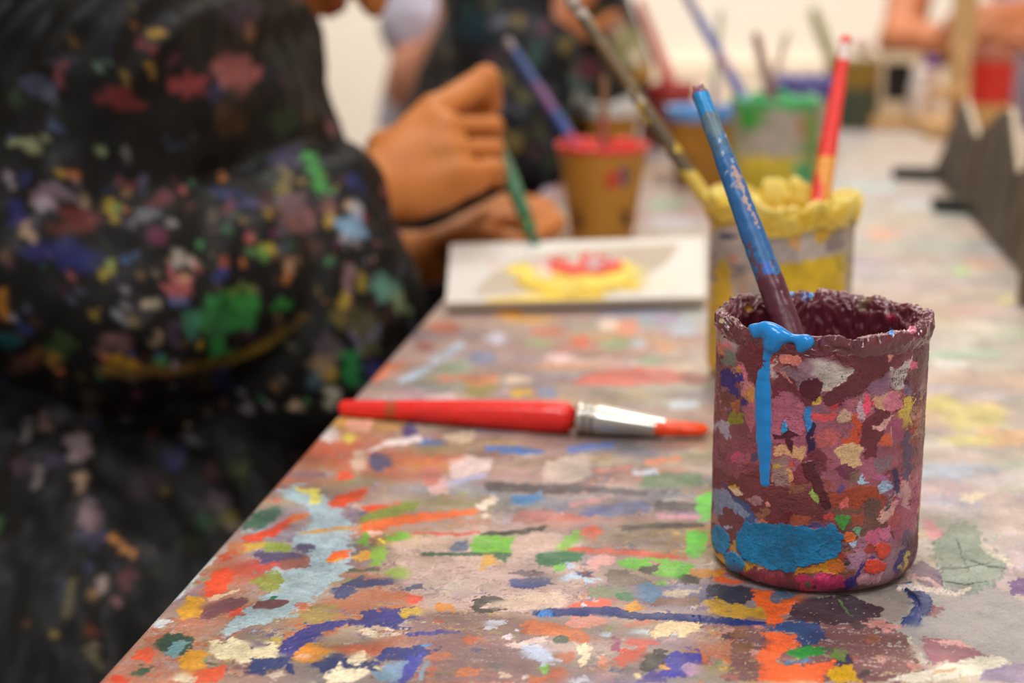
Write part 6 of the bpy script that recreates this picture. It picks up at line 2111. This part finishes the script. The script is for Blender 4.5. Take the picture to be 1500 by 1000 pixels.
def paint_smock(pt, v, live):
    pt.live = live
    r = np.random.default_rng(8)
    pal = [(60, 45, 60), (110, 40, 44), (150, 80, 84), (170, 140, 50), (46, 52, 110), (40, 90, 60), (130, 120, 130), (196, 170, 140), (120, 90, 60), (70, 70, 90), (90, 40, 70), (60, 110, 70), (170, 100, 50), (70, 60, 50)]
    for i in range(520):
        x, y = r.uniform(-20, 660), r.uniform(-20, 1000)
        if y > 540 and r.random() < .3:
            continue
        if y < 250 and r.random() < .55:
            continue
        s = r.lognormal(0, .7) * 3.4
        c = np.array(pal[r.integers(len(pal))], float)
        pt.blob(x, y, s, s * r.uniform(.6, 1.8), c, warp=s * .6, wy=s * .6, dry=r.uniform(.35, .8), seed=i, mix=r.uniform(.25, .75))
    for i in range(420):
        x, y = r.uniform(0, 640), r.uniform(250, 620)
        s = r.lognormal(0, .6) * 2.3
        pt.blob(x, y, s, s * r.uniform(.8, 1.8), np.array(pal[r.integers(len(pal))], float), warp=s * .6, wy=s * .6, dry=r.uniform(0, .5), seed=i + 900)
    k = crop(0, 0, 1.667)

    def E(x, y, rx, ry, c, dry=.42, **a):
        pt.blob(x / 1.667, y / 1.667, rx / 1.8, ry / 1.8, (np.array(c) * .86 + np.mean(c) * .12) * .93, dry=dry, mix=.85, n=16, warp=min(7, .3 * (rx + ry) / 1.667), wy=min(7, .3 * (rx + ry) / 1.667), **a)
    for a in ((370, 75, 18, 20, (206, 154, 40)), (400, 78, 12, 12, (196, 150, 50)), (362, 167, 13, 11, (200, 150, 40)), (192, 185, 10, 22, (176, 140, 40)), (190, 235, 8, 14, (160, 130, 40)), (305, 190, 16, 18, (150, 120, 50)),
              (570, 175, 66, 44, (186, 92, 92)), (450, 205, 44, 32, (172, 62, 66)), (470, 215, 50, 18, (150, 60, 62)), (290, 240, 52, 26, (128, 40, 38)), (330, 262, 26, 14, (140, 44, 40)), (360, 115, 24, 12, (140, 44, 54)), (610, 80, 18, 24, (186, 130, 86)),
              (600, 45, 44, 34, (76, 56, 76)), (70, 350, 54, 22, (160, 166, 116)), (36, 328, 20, 12, (64, 96, 140)), (100, 210, 46, 34, (70, 76, 104)), (120, 235, 30, 18, (90, 90, 112)), (140, 305, 20, 14, (62, 84, 126)),
              (40, 240, 24, 26, (40, 60, 36)), (240, 375, 16, 12, (150, 160, 110)), (310, 375, 18, 12, (120, 116, 110)), (150, 150, 40, 14, (60, 60, 76)), (690, 300, 40, 40, (44, 60, 34)), (560, 300, 40, 40, (84, 52, 26)),
              (425, 150, 26, 16, (110, 50, 80)), (320, 15, 12, 14, (110, 90, 40)), (180, 95, 12, 20, (110, 80, 30)), (245, 155, 30, 6, (110, 140, 120)), (430, 355, 20, 10, (60, 70, 110)),
              (130, 470, 48, 42, (140, 112, 126)), (110, 500, 30, 22, (170, 150, 160)), (190, 540, 66, 32, (124, 38, 32)), (150, 560, 40, 20, (90, 40, 30)), (275, 520, 13, 26, (190, 160, 34)), (290, 540, 14, 16, (180, 150, 40)), (258, 665, 22, 20, (200, 178, 44)), (275, 650, 12, 16, (150, 170, 70)),
              (110, 625, 14, 18, (226, 200, 160)), (66, 566, 17, 20, (206, 164, 130)), (130, 610, 84, 40, (34, 34, 116)), (215, 645, 44, 30, (38, 42, 124)), (50, 520, 26, 34, (34, 36, 110)), (318, 632, 16, 16, (54, 106, 176)), (445, 632, 34, 20, (212, 196, 180)), (412, 545, 16, 15, (176, 166, 166)),
              (385, 585, 28, 24, (128, 46, 88)), (320, 450, 26, 28, (130, 62, 66)), (395, 490, 30, 16, (120, 50, 56)), (350, 530, 32, 24, (116, 116, 126)), (206, 490, 14, 18, (170, 140, 110)), (612, 586, 14, 13, (236, 104, 42)), (655, 600, 15, 18, (224, 196, 54)), (625, 618, 26, 14, (104, 156, 62)),
              (555, 470, 48, 14, (38, 50, 122)), (600, 495, 40, 12, (60, 60, 110)), (560, 760, 84, 56, (44, 146, 64)), (520, 800, 40, 50, (60, 130, 70)), (600, 730, 44, 30, (60, 150, 60)), (695, 738, 26, 22, (46, 150, 54)), (530, 842, 24, 30, (44, 160, 66)), (470, 790, 20, 40, (60, 130, 100)), (590, 700, 30, 14, (120, 150, 60)),
              (367, 738, 22, 16, (230, 208, 176)), (294, 750, 11, 30, (160, 160, 164)), (430, 700, 24, 34, (206, 100, 100)), (450, 680, 14, 14, (200, 140, 120)), (438, 738, 18, 16, (66, 98, 170)), (380, 830, 14, 16, (170, 140, 110)), (330, 790, 36, 14, (160, 120, 50)), (700, 650, 24, 20, (206, 150, 110)), (545, 640, 16, 18, (180, 80, 40)),
              (765, 400, 18, 30, (84, 190, 84)), (785, 450, 16, 34, (76, 184, 74)), (720, 500, 46, 44, (124, 84, 88)), (735, 545, 36, 30, (136, 80, 76)), (700, 450, 24, 34, (140, 120, 60)), (858, 556, 40, 28, (140, 186, 226)), (805, 535, 18, 20, (206, 166, 56)), (872, 508, 20, 18, (190, 190, 200)), (700, 380, 40, 24, (64, 54, 96)),
              (650, 520, 12, 14, (150, 120, 40)), (800, 500, 16, 16, (150, 100, 80)), (850, 590, 26, 14, (190, 180, 190)), (760, 600, 30, 20, (90, 60, 50)), (690, 560, 16, 20, (90, 80, 90)),
              (310, 895, 48, 18, (190, 134, 24)), (400, 905, 44, 14, (110, 60, 30)), (280, 840, 56, 22, (130, 88, 90)), (260, 825, 30, 18, (150, 100, 100)), (145, 850, 34, 32, (66, 100, 46)), (25, 835, 34, 24, (20, 90, 100)), (5, 740, 18, 36, (196, 120, 24)), (135, 880, 20, 22, (176, 120, 40)), (90, 870, 20, 20, (150, 90, 40)), (60, 890, 40, 16, (110, 60, 40)),
              (855, 905, 20, 44, (44, 164, 80)), (808, 966, 22, 30, (216, 208, 180)), (910, 900, 22, 22, (64, 62, 148)), (905, 800, 30, 28, (120, 118, 140)), (880, 815, 24, 20, (130, 120, 150)), (945, 700, 30, 30, (96, 150, 130)), (975, 745, 26, 34, (140, 160, 110)), (880, 780, 38, 40, (80, 74, 34)), (830, 770, 24, 30, (120, 100, 40)),
              (850, 682, 16, 40, (160, 116, 116)), (885, 682, 15, 22, (170, 144, 28)), (800, 860, 40, 40, (100, 84, 90)), (780, 900, 30, 20, (150, 124, 90)), (770, 930, 20, 20, (60, 90, 110)), (905, 850, 24, 18, (110, 110, 66))):
        E(*a)
    pt.stroke(k((240, 905), (420, 905), (560, 880), (680, 820), (760, 760)), 15, (86, 64, 26), dry=.3, warp=5)
    pt.stroke(k((560, 885), (640, 850), (720, 800)), 9, (110, 90, 30), dry=.3, warp=4)
    for a in ((75, 258, 15, 36, (140, 134, 134)), (125, 235, 12, 22, (140, 108, 104)), (235, 310, 40, 44, (178, 152, 156)), (243, 410, 18, 30, (206, 168, 140)), (262, 510, 40, 60, (140, 114, 124)), (255, 520, 14, 44, (170, 140, 146)), (280, 580, 46, 26, (76, 72, 104)),
              (300, 705, 22, 26, (206, 178, 172)), (342, 765, 24, 22, (176, 120, 120)), (375, 690, 26, 30, (110, 56, 60)), (165, 210, 50, 20, (86, 82, 82)), (660, 500, 50, 40, (56, 70, 36)), (670, 515, 24, 24, (120, 100, 30)), (700, 370, 30, 30, (66, 70, 40)), (640, 470, 40, 30, (80, 60, 70)), (720, 390, 14, 50, (90, 90, 44)),
              (110, 390, 16, 36, (150, 140, 140)), (150, 345, 50, 16, (70, 60, 90)), (60, 370, 40, 20, (90, 60, 70)), (70, 825, 20, 16, (110, 70, 30)), (265, 740, 20, 22, (150, 110, 50)), (265, 845, 24, 20, (120, 60, 40)), (180, 730, 16, 40, (30, 50, 76)), (430, 420, 50, 40, (60, 46, 50)), (560, 590, 40, 26, (40, 50, 30)),
              (450, 630, 20, 12, (70, 80, 90)), (420, 620, 14, 24, (60, 60, 60))):
        pt.blob(a[0] / 2, 500 + a[1] / 2, a[2] / 2.1, a[3] / 2.1, np.array(a[4]) * .85, dry=.4, mix=.85, warp=5, wy=5)
    pt.stroke([(163, 785), (185, 805), (198, 820)], 10, (190, 124, 62), dry=.15, warp=3)
    pt.stroke([(103, 850), (99, 880), (102, 925)], 7, (92, 80, 46), dry=.25, warp=3)
    pt.stroke([(118, 935), (135, 960), (150, 980)], 7, (96, 86, 56), dry=.25, warp=3)


def folds1(v):
    a = fbm3(v / np.array([.050, .06, .10]) + 2.2, 3)
    b = 1 - np.abs(fbm3(v / np.array([.035, .05, .075]) + 11.0, 2)) * 2
    c = fbm3(v / .016, 2)
    t = v[:, 0] * .8 - v[:, 2] * .6
    u = v[:, 0] * .6 + v[:, 2] * .8
    up = np.clip((v[:, 2] - .85) / .06, 0, 1)
    e = 1 - np.abs(perlin3(np.stack([t / .040, u / .20, v[:, 1] / .2], 1))) * 3
    b = b + up * e * 1.6
    return .0085 * a + .0050 * b + .0010 * c


CF = P(500, 284, 1.032)
sm1 = [('e', np.array([-.30, 1.06, .84]), (.155, .15, .19)), ('c', J1['pelvis'] + np.array([-.05, 0, .02]), J1['chest'] + np.array([-.04, 0, 0]), .155, .130, .03), ('c', J1['chest'], J1['neck'] + np.array([-.025, 0, -.015]), .118, .068, .03),
       ('c', P(352, 40, 1.13), P(350, 190, 1.12), .034, .040, .03), ('c', P(350, 190, 1.12), P(452, 490, 1.04), .044, .060, .03), ('e', P(440, 500, 1.03), (.075, .07, .10), None, .03),
       ('e', np.array([-.30, .985, .50]), (.235, .165, .21), None, .03), ('c', np.array([-.25, .93, .53]), np.array([-.03, .99, .56]), .085, .07, .03), ('c', np.array([-.26, .90, .30]), np.array([-.26, .92, .5]), .17, .15, .04),
       ('c', SH2, P(360, 330, 1.235), .060, .05, .02), ('c', P(360, 330, 1.235), P(520, 385, 1.185), .045, .034, .02),
       ('c', SH1, P(150, 130, .975), .075, .078, .02), ('c', P(150, 130, .975), EL1 + np.array([.0, .01, .015]), .074, .055, .02),
       ('c', P(60, 412, .94), P(190, 430, .955), .058, .064, .012), ('c', P(190, 430, .955), P(330, 405, .985), .064, .056, .012), ('c', P(330, 405, .985), P(425, 345, 1.012), .056, .042, .012), ('c', P(425, 345, 1.012), P(470, 302, 1.026), .042, .036, .010),
       ('c', P(470, 302, 1.026), CF, .034, .0275, .005)]
smock = cloth('smock', body1, sm1, np.array([-.62, .70, .10]), np.array([.08, 1.45, 1.22]), .0040, M_CLOTH, (17, 15, 14), folds1, paint_smock)
smock['label'] = 'black smock splattered with dried paint'
tr = cloth('trousers', body1, [('c', J1['r_hp'], J1['r_kn'], .068, .054, .02), ('c', J1['l_hp'], J1['l_kn'], .068, .054, .02), ('c', J1['r_kn'], J1['r_ft'] + np.array([0, 0, .05]), .054, .042, .02), ('c', J1['l_kn'], J1['l_ft'] + np.array([0, 0, .05]), .054, .042, .02)],
           np.array([-.4, .82, .0]), np.array([.2, 1.3, .65]), .006, M_CLOTH2, (30, 36, 50), lambda v: .003 * fbm3(v / .04, 2))
stool((-.27, 1.04), .445, 'wooden stool under the person in the splattered smock', (120, 90, 64))

# green brush in the hand
tip = P(788, 367, 1.083)
gp = P(737, 232, 1.098)
dg = U(gp - tip)
gb = empty('paintbrush', tip)
tag(gb, 'dark green brush held in the painting hand, tip on the canvas board', 'paintbrush')
simple_rod('handle', [tip + dg * .022, tip + dg * .06, tip + dg * .088], [.0050, .0054, .0032], [(0, (58, 112, 76)), (.3, (78, 128, 92)), (.55, (96, 120, 90))], 71, M_WOOD, gb)
simple_rod('ferrule', [tip + dg * .012, tip + dg * .023], [.0048, .0051], [(0, (66, 120, 70))], 72, M_WOOD, gb)
simple_rod('bristles', [tip, tip + dg * .013], [.0024, .0040], [(0, (26, 100, 66))], 73, M_WET, gb, bump=0)

# ------------------------------------------------------------------ second person
def simple_splats(n, pal, box, size, seed):
    def f(pt, v, live):
        pt.live = live
        r = np.random.default_rng(seed)
        for i in range(n):
            s = r.lognormal(0, .5) * size
            pt.blob(r.uniform(box[0], box[2]), r.uniform(box[1], box[3]), s, s * r.uniform(.7, 1.5), pal[r.integers(len(pal))], dry=.3, warp=s * .5, wy=s * .5, seed=i)
    return f


SK2 = (170, 100, 58)
up2, fw2 = np.array([.25, -.05, .95]), np.array([.9, -.2, -.35])
J2 = dict(pelvis=np.array([-.07, 1.72, .53]), chest=P(792, 90, 1.68), neck=P(795, -45, 1.66), head=P(812, -125, 1.64), up_d=up2, fwd_d=fw2,
          r_sh=P(738, -10, 1.57), r_el=P(745, 215, 1.54), r_wr=P(806, 66, 1.53), l_sh=P(846, -10, 1.80), l_el=P(885, 92, 1.98), l_wr=P(868, 192, 1.88),
          r_hp=np.array([-.10, 1.66, .53]), l_hp=np.array([-.10, 1.80, .53]), r_kn=np.array([.18, 1.68, .50]), l_kn=np.array([.18, 1.82, .50]), r_ft=np.array([.16, 1.68, .06]), l_ft=np.array([.16, 1.82, .06]),
          foot_d=np.array([1.0, 0, 0]), w=.86)
J2['r_hand'] = hand_joints(J2['r_wr'], P(828, 0, 1.545) - J2['r_wr'], (0, -1, .2), 1, .78, (.6, 1.0, .8))
J2['l_hand'] = hand_joints(J2['l_wr'], np.array([.5, -.6, -.25]), (0, 0, 1), -1, .78, (.3, .4, .3))
body2, q2 = figure('person in a dark smock seated behind the painting hand, hand raised to the chin', J2, SK2, .005, head_s=.95, hand_s=.78)
hair_mesh('hair', J2['head'], up2, fw2, .97, (30, 22, 18), body2, .05, 5)
sm2 = [('c', J2['pelvis'] + np.array([-.01, 0, .03]), J2['chest'], .125, .108, .03), ('c', J2['chest'], J2['neck'] + np.array([0, 0, -.02]), .106, .058, .03), ('e', P(725, 300, 1.70), (.10, .10, .11), None, .04),
       ('c', J2['r_sh'], J2['r_el'], .060, .056, .02), ('c', J2['r_el'], P(798, 88, 1.53), .056, .036, .02), ('c', J2['l_sh'], J2['l_el'], .054, .046, .02), ('c', J2['l_el'], P(876, 180, 1.885), .044, .034, .02)]


def paint2(pt, v, live):
    simple_splats(120, [(60, 60, 40), (40, 70, 60), (90, 50, 60), (30, 34, 60), (80, 80, 90), (120, 100, 50)], (640, 0, 960, 330), 7, 4)(pt, v, live)
    for a in ((905, 45, 22, 20, (176, 140, 120)), (925, 60, 20, 26, (150, 146, 100)), (915, 80, 26, 20, (130, 126, 84)), (735, 30, 14, 12, (90, 90, 100)), (850, 110, 16, 18, (90, 120, 116)), (860, 100, 20, 18, (110, 50, 60)), (945, 105, 16, 16, (206, 150, 50)), (935, 85, 16, 14, (206, 190, 160)),
              (735, 100, 12, 10, (70, 60, 60)), (765, 140, 10, 12, (90, 84, 40)), (790, 195, 12, 20, (66, 64, 44)), (850, 145, 12, 12, (170, 180, 170)), (690, 40, 30, 20, (26, 50, 60))):
        pt.blob(*a, dry=.25, warp=4, wy=4)


s2 = cloth('smock', body2, sm2, np.array([-.35, 1.3, .35]), np.array([.35, 2.05, 1.25]), .006, M_CLOTH, (18, 18, 25), lambda v: .006 * fbm3(v / .06, 3), paint2)
s2['label'] = 'dark navy smock with dull paint marks'
t2 = cloth('trousers', body2, [('c', J2['r_hp'], J2['r_kn'], .075, .06, .02), ('c', J2['l_hp'], J2['l_kn'], .075, .06, .02), ('c', J2['r_kn'], J2['r_ft'] + np.array([0, 0, .05]), .06, .045, .02), ('c', J2['l_kn'], J2['l_ft'] + np.array([0, 0, .05]), .06, .045, .02), ('c', J2['pelvis'], J2['pelvis'] + np.array([0, 0, .02]), .135, .13, .03)],
           np.array([-.4, 1.5, .0]), np.array([.4, 2.0, .72]), .007, M_CLOTH2, (60, 150, 156), lambda v: .003 * fbm3(v / .05, 2))
t2['label'] = 'teal trousers'
stool((-.10, 1.73), .44, 'wooden stool under the person in the dark navy smock', (110, 84, 60))

# ------------------------------------------------------------------ third person, far left
SK3 = (206, 140, 112)
up3, fw3 = np.array([0, -.1, 1.0]), np.array([1.0, -.2, -.1])
J3 = dict(pelvis=np.array([-.12, 2.46, .53]), chest=P(695, -10, 2.46), neck=P(697, -110, 2.46), head=P(705, -190, 2.46), up_d=up3, fwd_d=fw3, r_sh=P(632, -60, 2.34), r_el=P(602, 125, 2.28), r_wr=P(650, 60, 2.2),
          l_sh=P(690, -60, 2.5), l_el=P(720, 110, 2.5), l_wr=P(745, 90, 2.36), r_hp=np.array([-.22, 2.37, .53]), l_hp=np.array([-.22, 2.52, .53]), r_kn=np.array([.12, 2.38, .50]), l_kn=np.array([.12, 2.54, .50]),
          r_ft=np.array([.10, 2.38, .06]), l_ft=np.array([.10, 2.54, .06]), foot_d=np.array([1.0, 0, 0]), w=.95)
J3['r_hand'] = hand_joints(J3['r_wr'], P(672, 5, 2.17) - J3['r_wr'], (0, -1, .3), 1, .9, (.5, .8, .6))
J3['l_hand'] = hand_joints(J3['l_wr'], np.array([.6, -.5, -.1]), (0, 0, 1), -1, .9, (.3, .4, .3))
body3, q3 = figure('person in a pale grey shirt far back on the left, bare forearm raised', J3, SK3, .006, head_s=1.0, hand_s=.9)
hair_mesh('hair', J3['head'], up3, fw3, 1.02, (52, 36, 26), body3, .06, 7)
s3 = cloth('shirt', body3, [('c', J3['pelvis'], J3['chest'], .115, .105, .03), ('c', J3['chest'], J3['neck'] - np.array([0, 0, .03]), .10, .06, .03), ('c', J3['r_sh'], J3['r_sh'] * .45 + J3['r_el'] * .55, .062, .058, .02), ('c', J3['l_sh'], J3['l_sh'] * .45 + J3['l_el'] * .55, .062, .058, .02)],
           np.array([-.5, 2.1, .35]), np.array([.25, 2.75, 1.35]), .007, M_CLOTH2, (186, 180, 196), lambda v: .006 * fbm3(v / .06, 2))
t3 = cloth('trousers', body3, [('c', J3['r_hp'], J3['r_kn'], .085, .065, .02), ('c', J3['l_hp'], J3['l_kn'], .085, .065, .02), ('c', J3['r_kn'], J3['r_ft'] + np.array([0, 0, .05]), .065, .048, .02), ('c', J3['l_kn'], J3['l_ft'] + np.array([0, 0, .05]), .065, .048, .02), ('c', J3['pelvis'], J3['pelvis'] + np.array([0, 0, .02]), .13, .13, .03)],
           np.array([-.5, 2.2, .0]), np.array([.35, 2.75, .72]), .008, M_CLOTH2, (44, 46, 60), lambda v: .003 * fbm3(v / .05, 2))
stool((-.12, 2.47), .44, 'wooden stool under the person in the pale grey shirt', (130, 100, 70))

# ------------------------------------------------------------------ fourth person, behind the far right
SK4 = (182, 108, 66)
up4, fw4 = np.array([0, -.1, 1.0]), np.array([-.2, -1.0, -.2])
J4 = dict(pelvis=np.array([.93, 2.72, .80]), chest=P(1570, -60, 2.72), neck=P(1545, -210, 2.66), head=P(1530, -300, 2.62), up_d=up4, fwd_d=fw4, r_sh=P(1366, -170, 2.62), r_el=P(1320, 62, 2.46), r_wr=P(1424, 78, 2.30),
          l_sh=P(1640, -150, 2.62), l_el=P(1600, 60, 2.45), l_wr=P(1512, 20, 2.26), r_hp=np.array([.86, 2.72, .80]), l_hp=np.array([1.0, 2.72, .80]), r_kn=np.array([.86, 2.68, .45]), l_kn=np.array([1.0, 2.68, .45]),
          r_ft=np.array([.86, 2.74, .06]), l_ft=np.array([1.0, 2.74, .06]), foot_d=np.array([0, -1.0, 0]), w=.90)
J4['r_hand'] = hand_joints(J4['r_wr'], P(1475, 52, 2.22) - J4['r_wr'], (0, -.6, .8), -1, 1.0, (.3, .5, .4))
J4['l_hand'] = hand_joints(J4['l_wr'], P(1450, 30, 2.2) - J4['l_wr'], (0, -.6, .8), 1, 1.0, (.3, .5, .4))
body4, q4 = figure('person in a red top standing past the far right end of the table, arms bent', J4, SK4, .006, head_s=1.02, hand_s=1.0)
hair_mesh('hair', J4['head'], up4, fw4, 1.04, (46, 30, 22), body4, .08, 9)
s4 = cloth('red_top', body4, [('c', J4['pelvis'], J4['chest'], .130, .130, .03), ('c', J4['chest'], J4['neck'] - np.array([0, 0, .03]), .125, .065, .03), ('c', J4['r_sh'], J4['r_sh'] * .72 + J4['r_el'] * .28, .066, .062, .02), ('c', J4['l_sh'], J4['l_sh'] * .3 + J4['l_el'] * .7, .066, .058, .02)],
           np.array([.4, 2.3, .62]), np.array([1.35, 2.95, 1.5]), .007, M_CLOTH2, (186, 40, 32), lambda v: .005 * fbm3(v / .06, 2))
t4 = cloth('trousers', body4, [('c', J4['r_hp'], J4['r_kn'], .095, .07, .02), ('c', J4['l_hp'], J4['l_kn'], .095, .07, .02), ('c', J4['r_kn'], J4['r_ft'] + np.array([0, 0, .04]), .07, .052, .02), ('c', J4['l_kn'], J4['l_ft'] + np.array([0, 0, .04]), .07, .052, .02), ('c', J4['pelvis'] - np.array([0, 0, .02]), J4['pelvis'] + np.array([0, 0, .03]), .14, .138, .03)],
           np.array([.5, 2.45, .0]), np.array([1.3, 3.0, 1.0]), .008, M_CLOTH2, (176, 158, 172), lambda v: .003 * fbm3(v / .05, 2))
# ================================================================== room and light
def slab(name, c, s, mat):
    mb = MB()
    mb.box(c, s)
    o = mb.build(name, mat)
    tag(o, kind='structure')
    return o


M_WALL = mat_plain('cream_wall', (238, 226, 210), rough=.8, scale=2.0, cvar=.02)
M_FLOOR = mat_plain('floor_vinyl', (112, 100, 92), rough=.5, scale=6, cvar=.1)
slab('floor', (0, 1.2, -.05), (5.4, 6.4, .1), M_FLOOR)
slab('wall_back', (0, 3.9, 1.35), (5.4, .1, 2.7), M_WALL)
slab('wall_left', (-2.65, 1.2, 1.35), (.1, 6.4, 2.7), M_WALL)
slab('wall_right', (2.65, 1.2, 1.35), (.1, 6.4, 2.7), M_WALL)
slab('baseboard_back', (0, 3.80, .06), (5.2, .02, .12), mat_plain('baseboard_paint', (206, 196, 180), rough=.5))
slab('ceiling', (0, 1.2, 2.75), (5.4, 6.4, .1), mat_plain('ceiling_paint', (236, 230, 220), rough=.9))


slab('trim_1', (1.45, 3.83, .345), (2.3, .04, .69), mat_plain('dado_paint', (234, 214, 188), rough=.6, scale=3))


def area(name, loc, tgt, sx, sy, power, col):
    l = bpy.data.lights.new(name, 'AREA')
    l.shape = 'RECTANGLE'
    l.size, l.size_y = sx, sy
    l.energy = power
    l.color = col
    o = bpy.data.objects.new(name, l)
    COL.objects.link(o)
    o.location = loc
    o.rotation_euler = (Vector(tgt) - Vector(loc)).to_track_quat('-Z', 'Y').to_euler()
    return o


WARM = (1.0, .985, .96)
area('unseen_overhead_lamp', (.2, 1.5, 2.66), (.2, 1.4, 0), .9, .7, 19, WARM)
area('unseen_overhead_lamp', (-.5, -.1, 2.66), (-.45, .2, 0), .6, .5, 14, WARM)
area('unseen_overhead_lamp', (1.1, .2, 2.66), (1.0, .3, 0), .5, .5, 12, WARM)
area('unseen_overhead_lamp', (.3, 2.75, 2.55), (.3, 3.9, 1.45), 1.2, .5, 60, WARM)  # added wall washer, tilted at the back wall to brighten it
area('unseen_overhead_lamp', (-.2, -.9, 2.66), (-.1, -.4, 0), .6, .5, 16, WARM)
w = bpy.data.worlds.new('room_air')
SC.world = w
w.use_nodes = True
bg = w.node_tree.nodes['Background']
bg.inputs['Color'].default_value = (1.0, 1.0, .99, 1)
bg.inputs['Strength'].default_value = .48
SC.view_settings.view_transform = 'Standard'
SC.view_settings.look = 'None'
SC.view_settings.gamma = 1
SC.view_settings.use_curve_mapping = False
SC.view_settings.exposure = 0.0
SC.cycles.use_denoising = True
SC.cycles.max_bounces = 6
SC.cycles.diffuse_bounces = 3
SC.cycles.glossy_bounces = 3
SC.cycles.transmission_bounces = 2
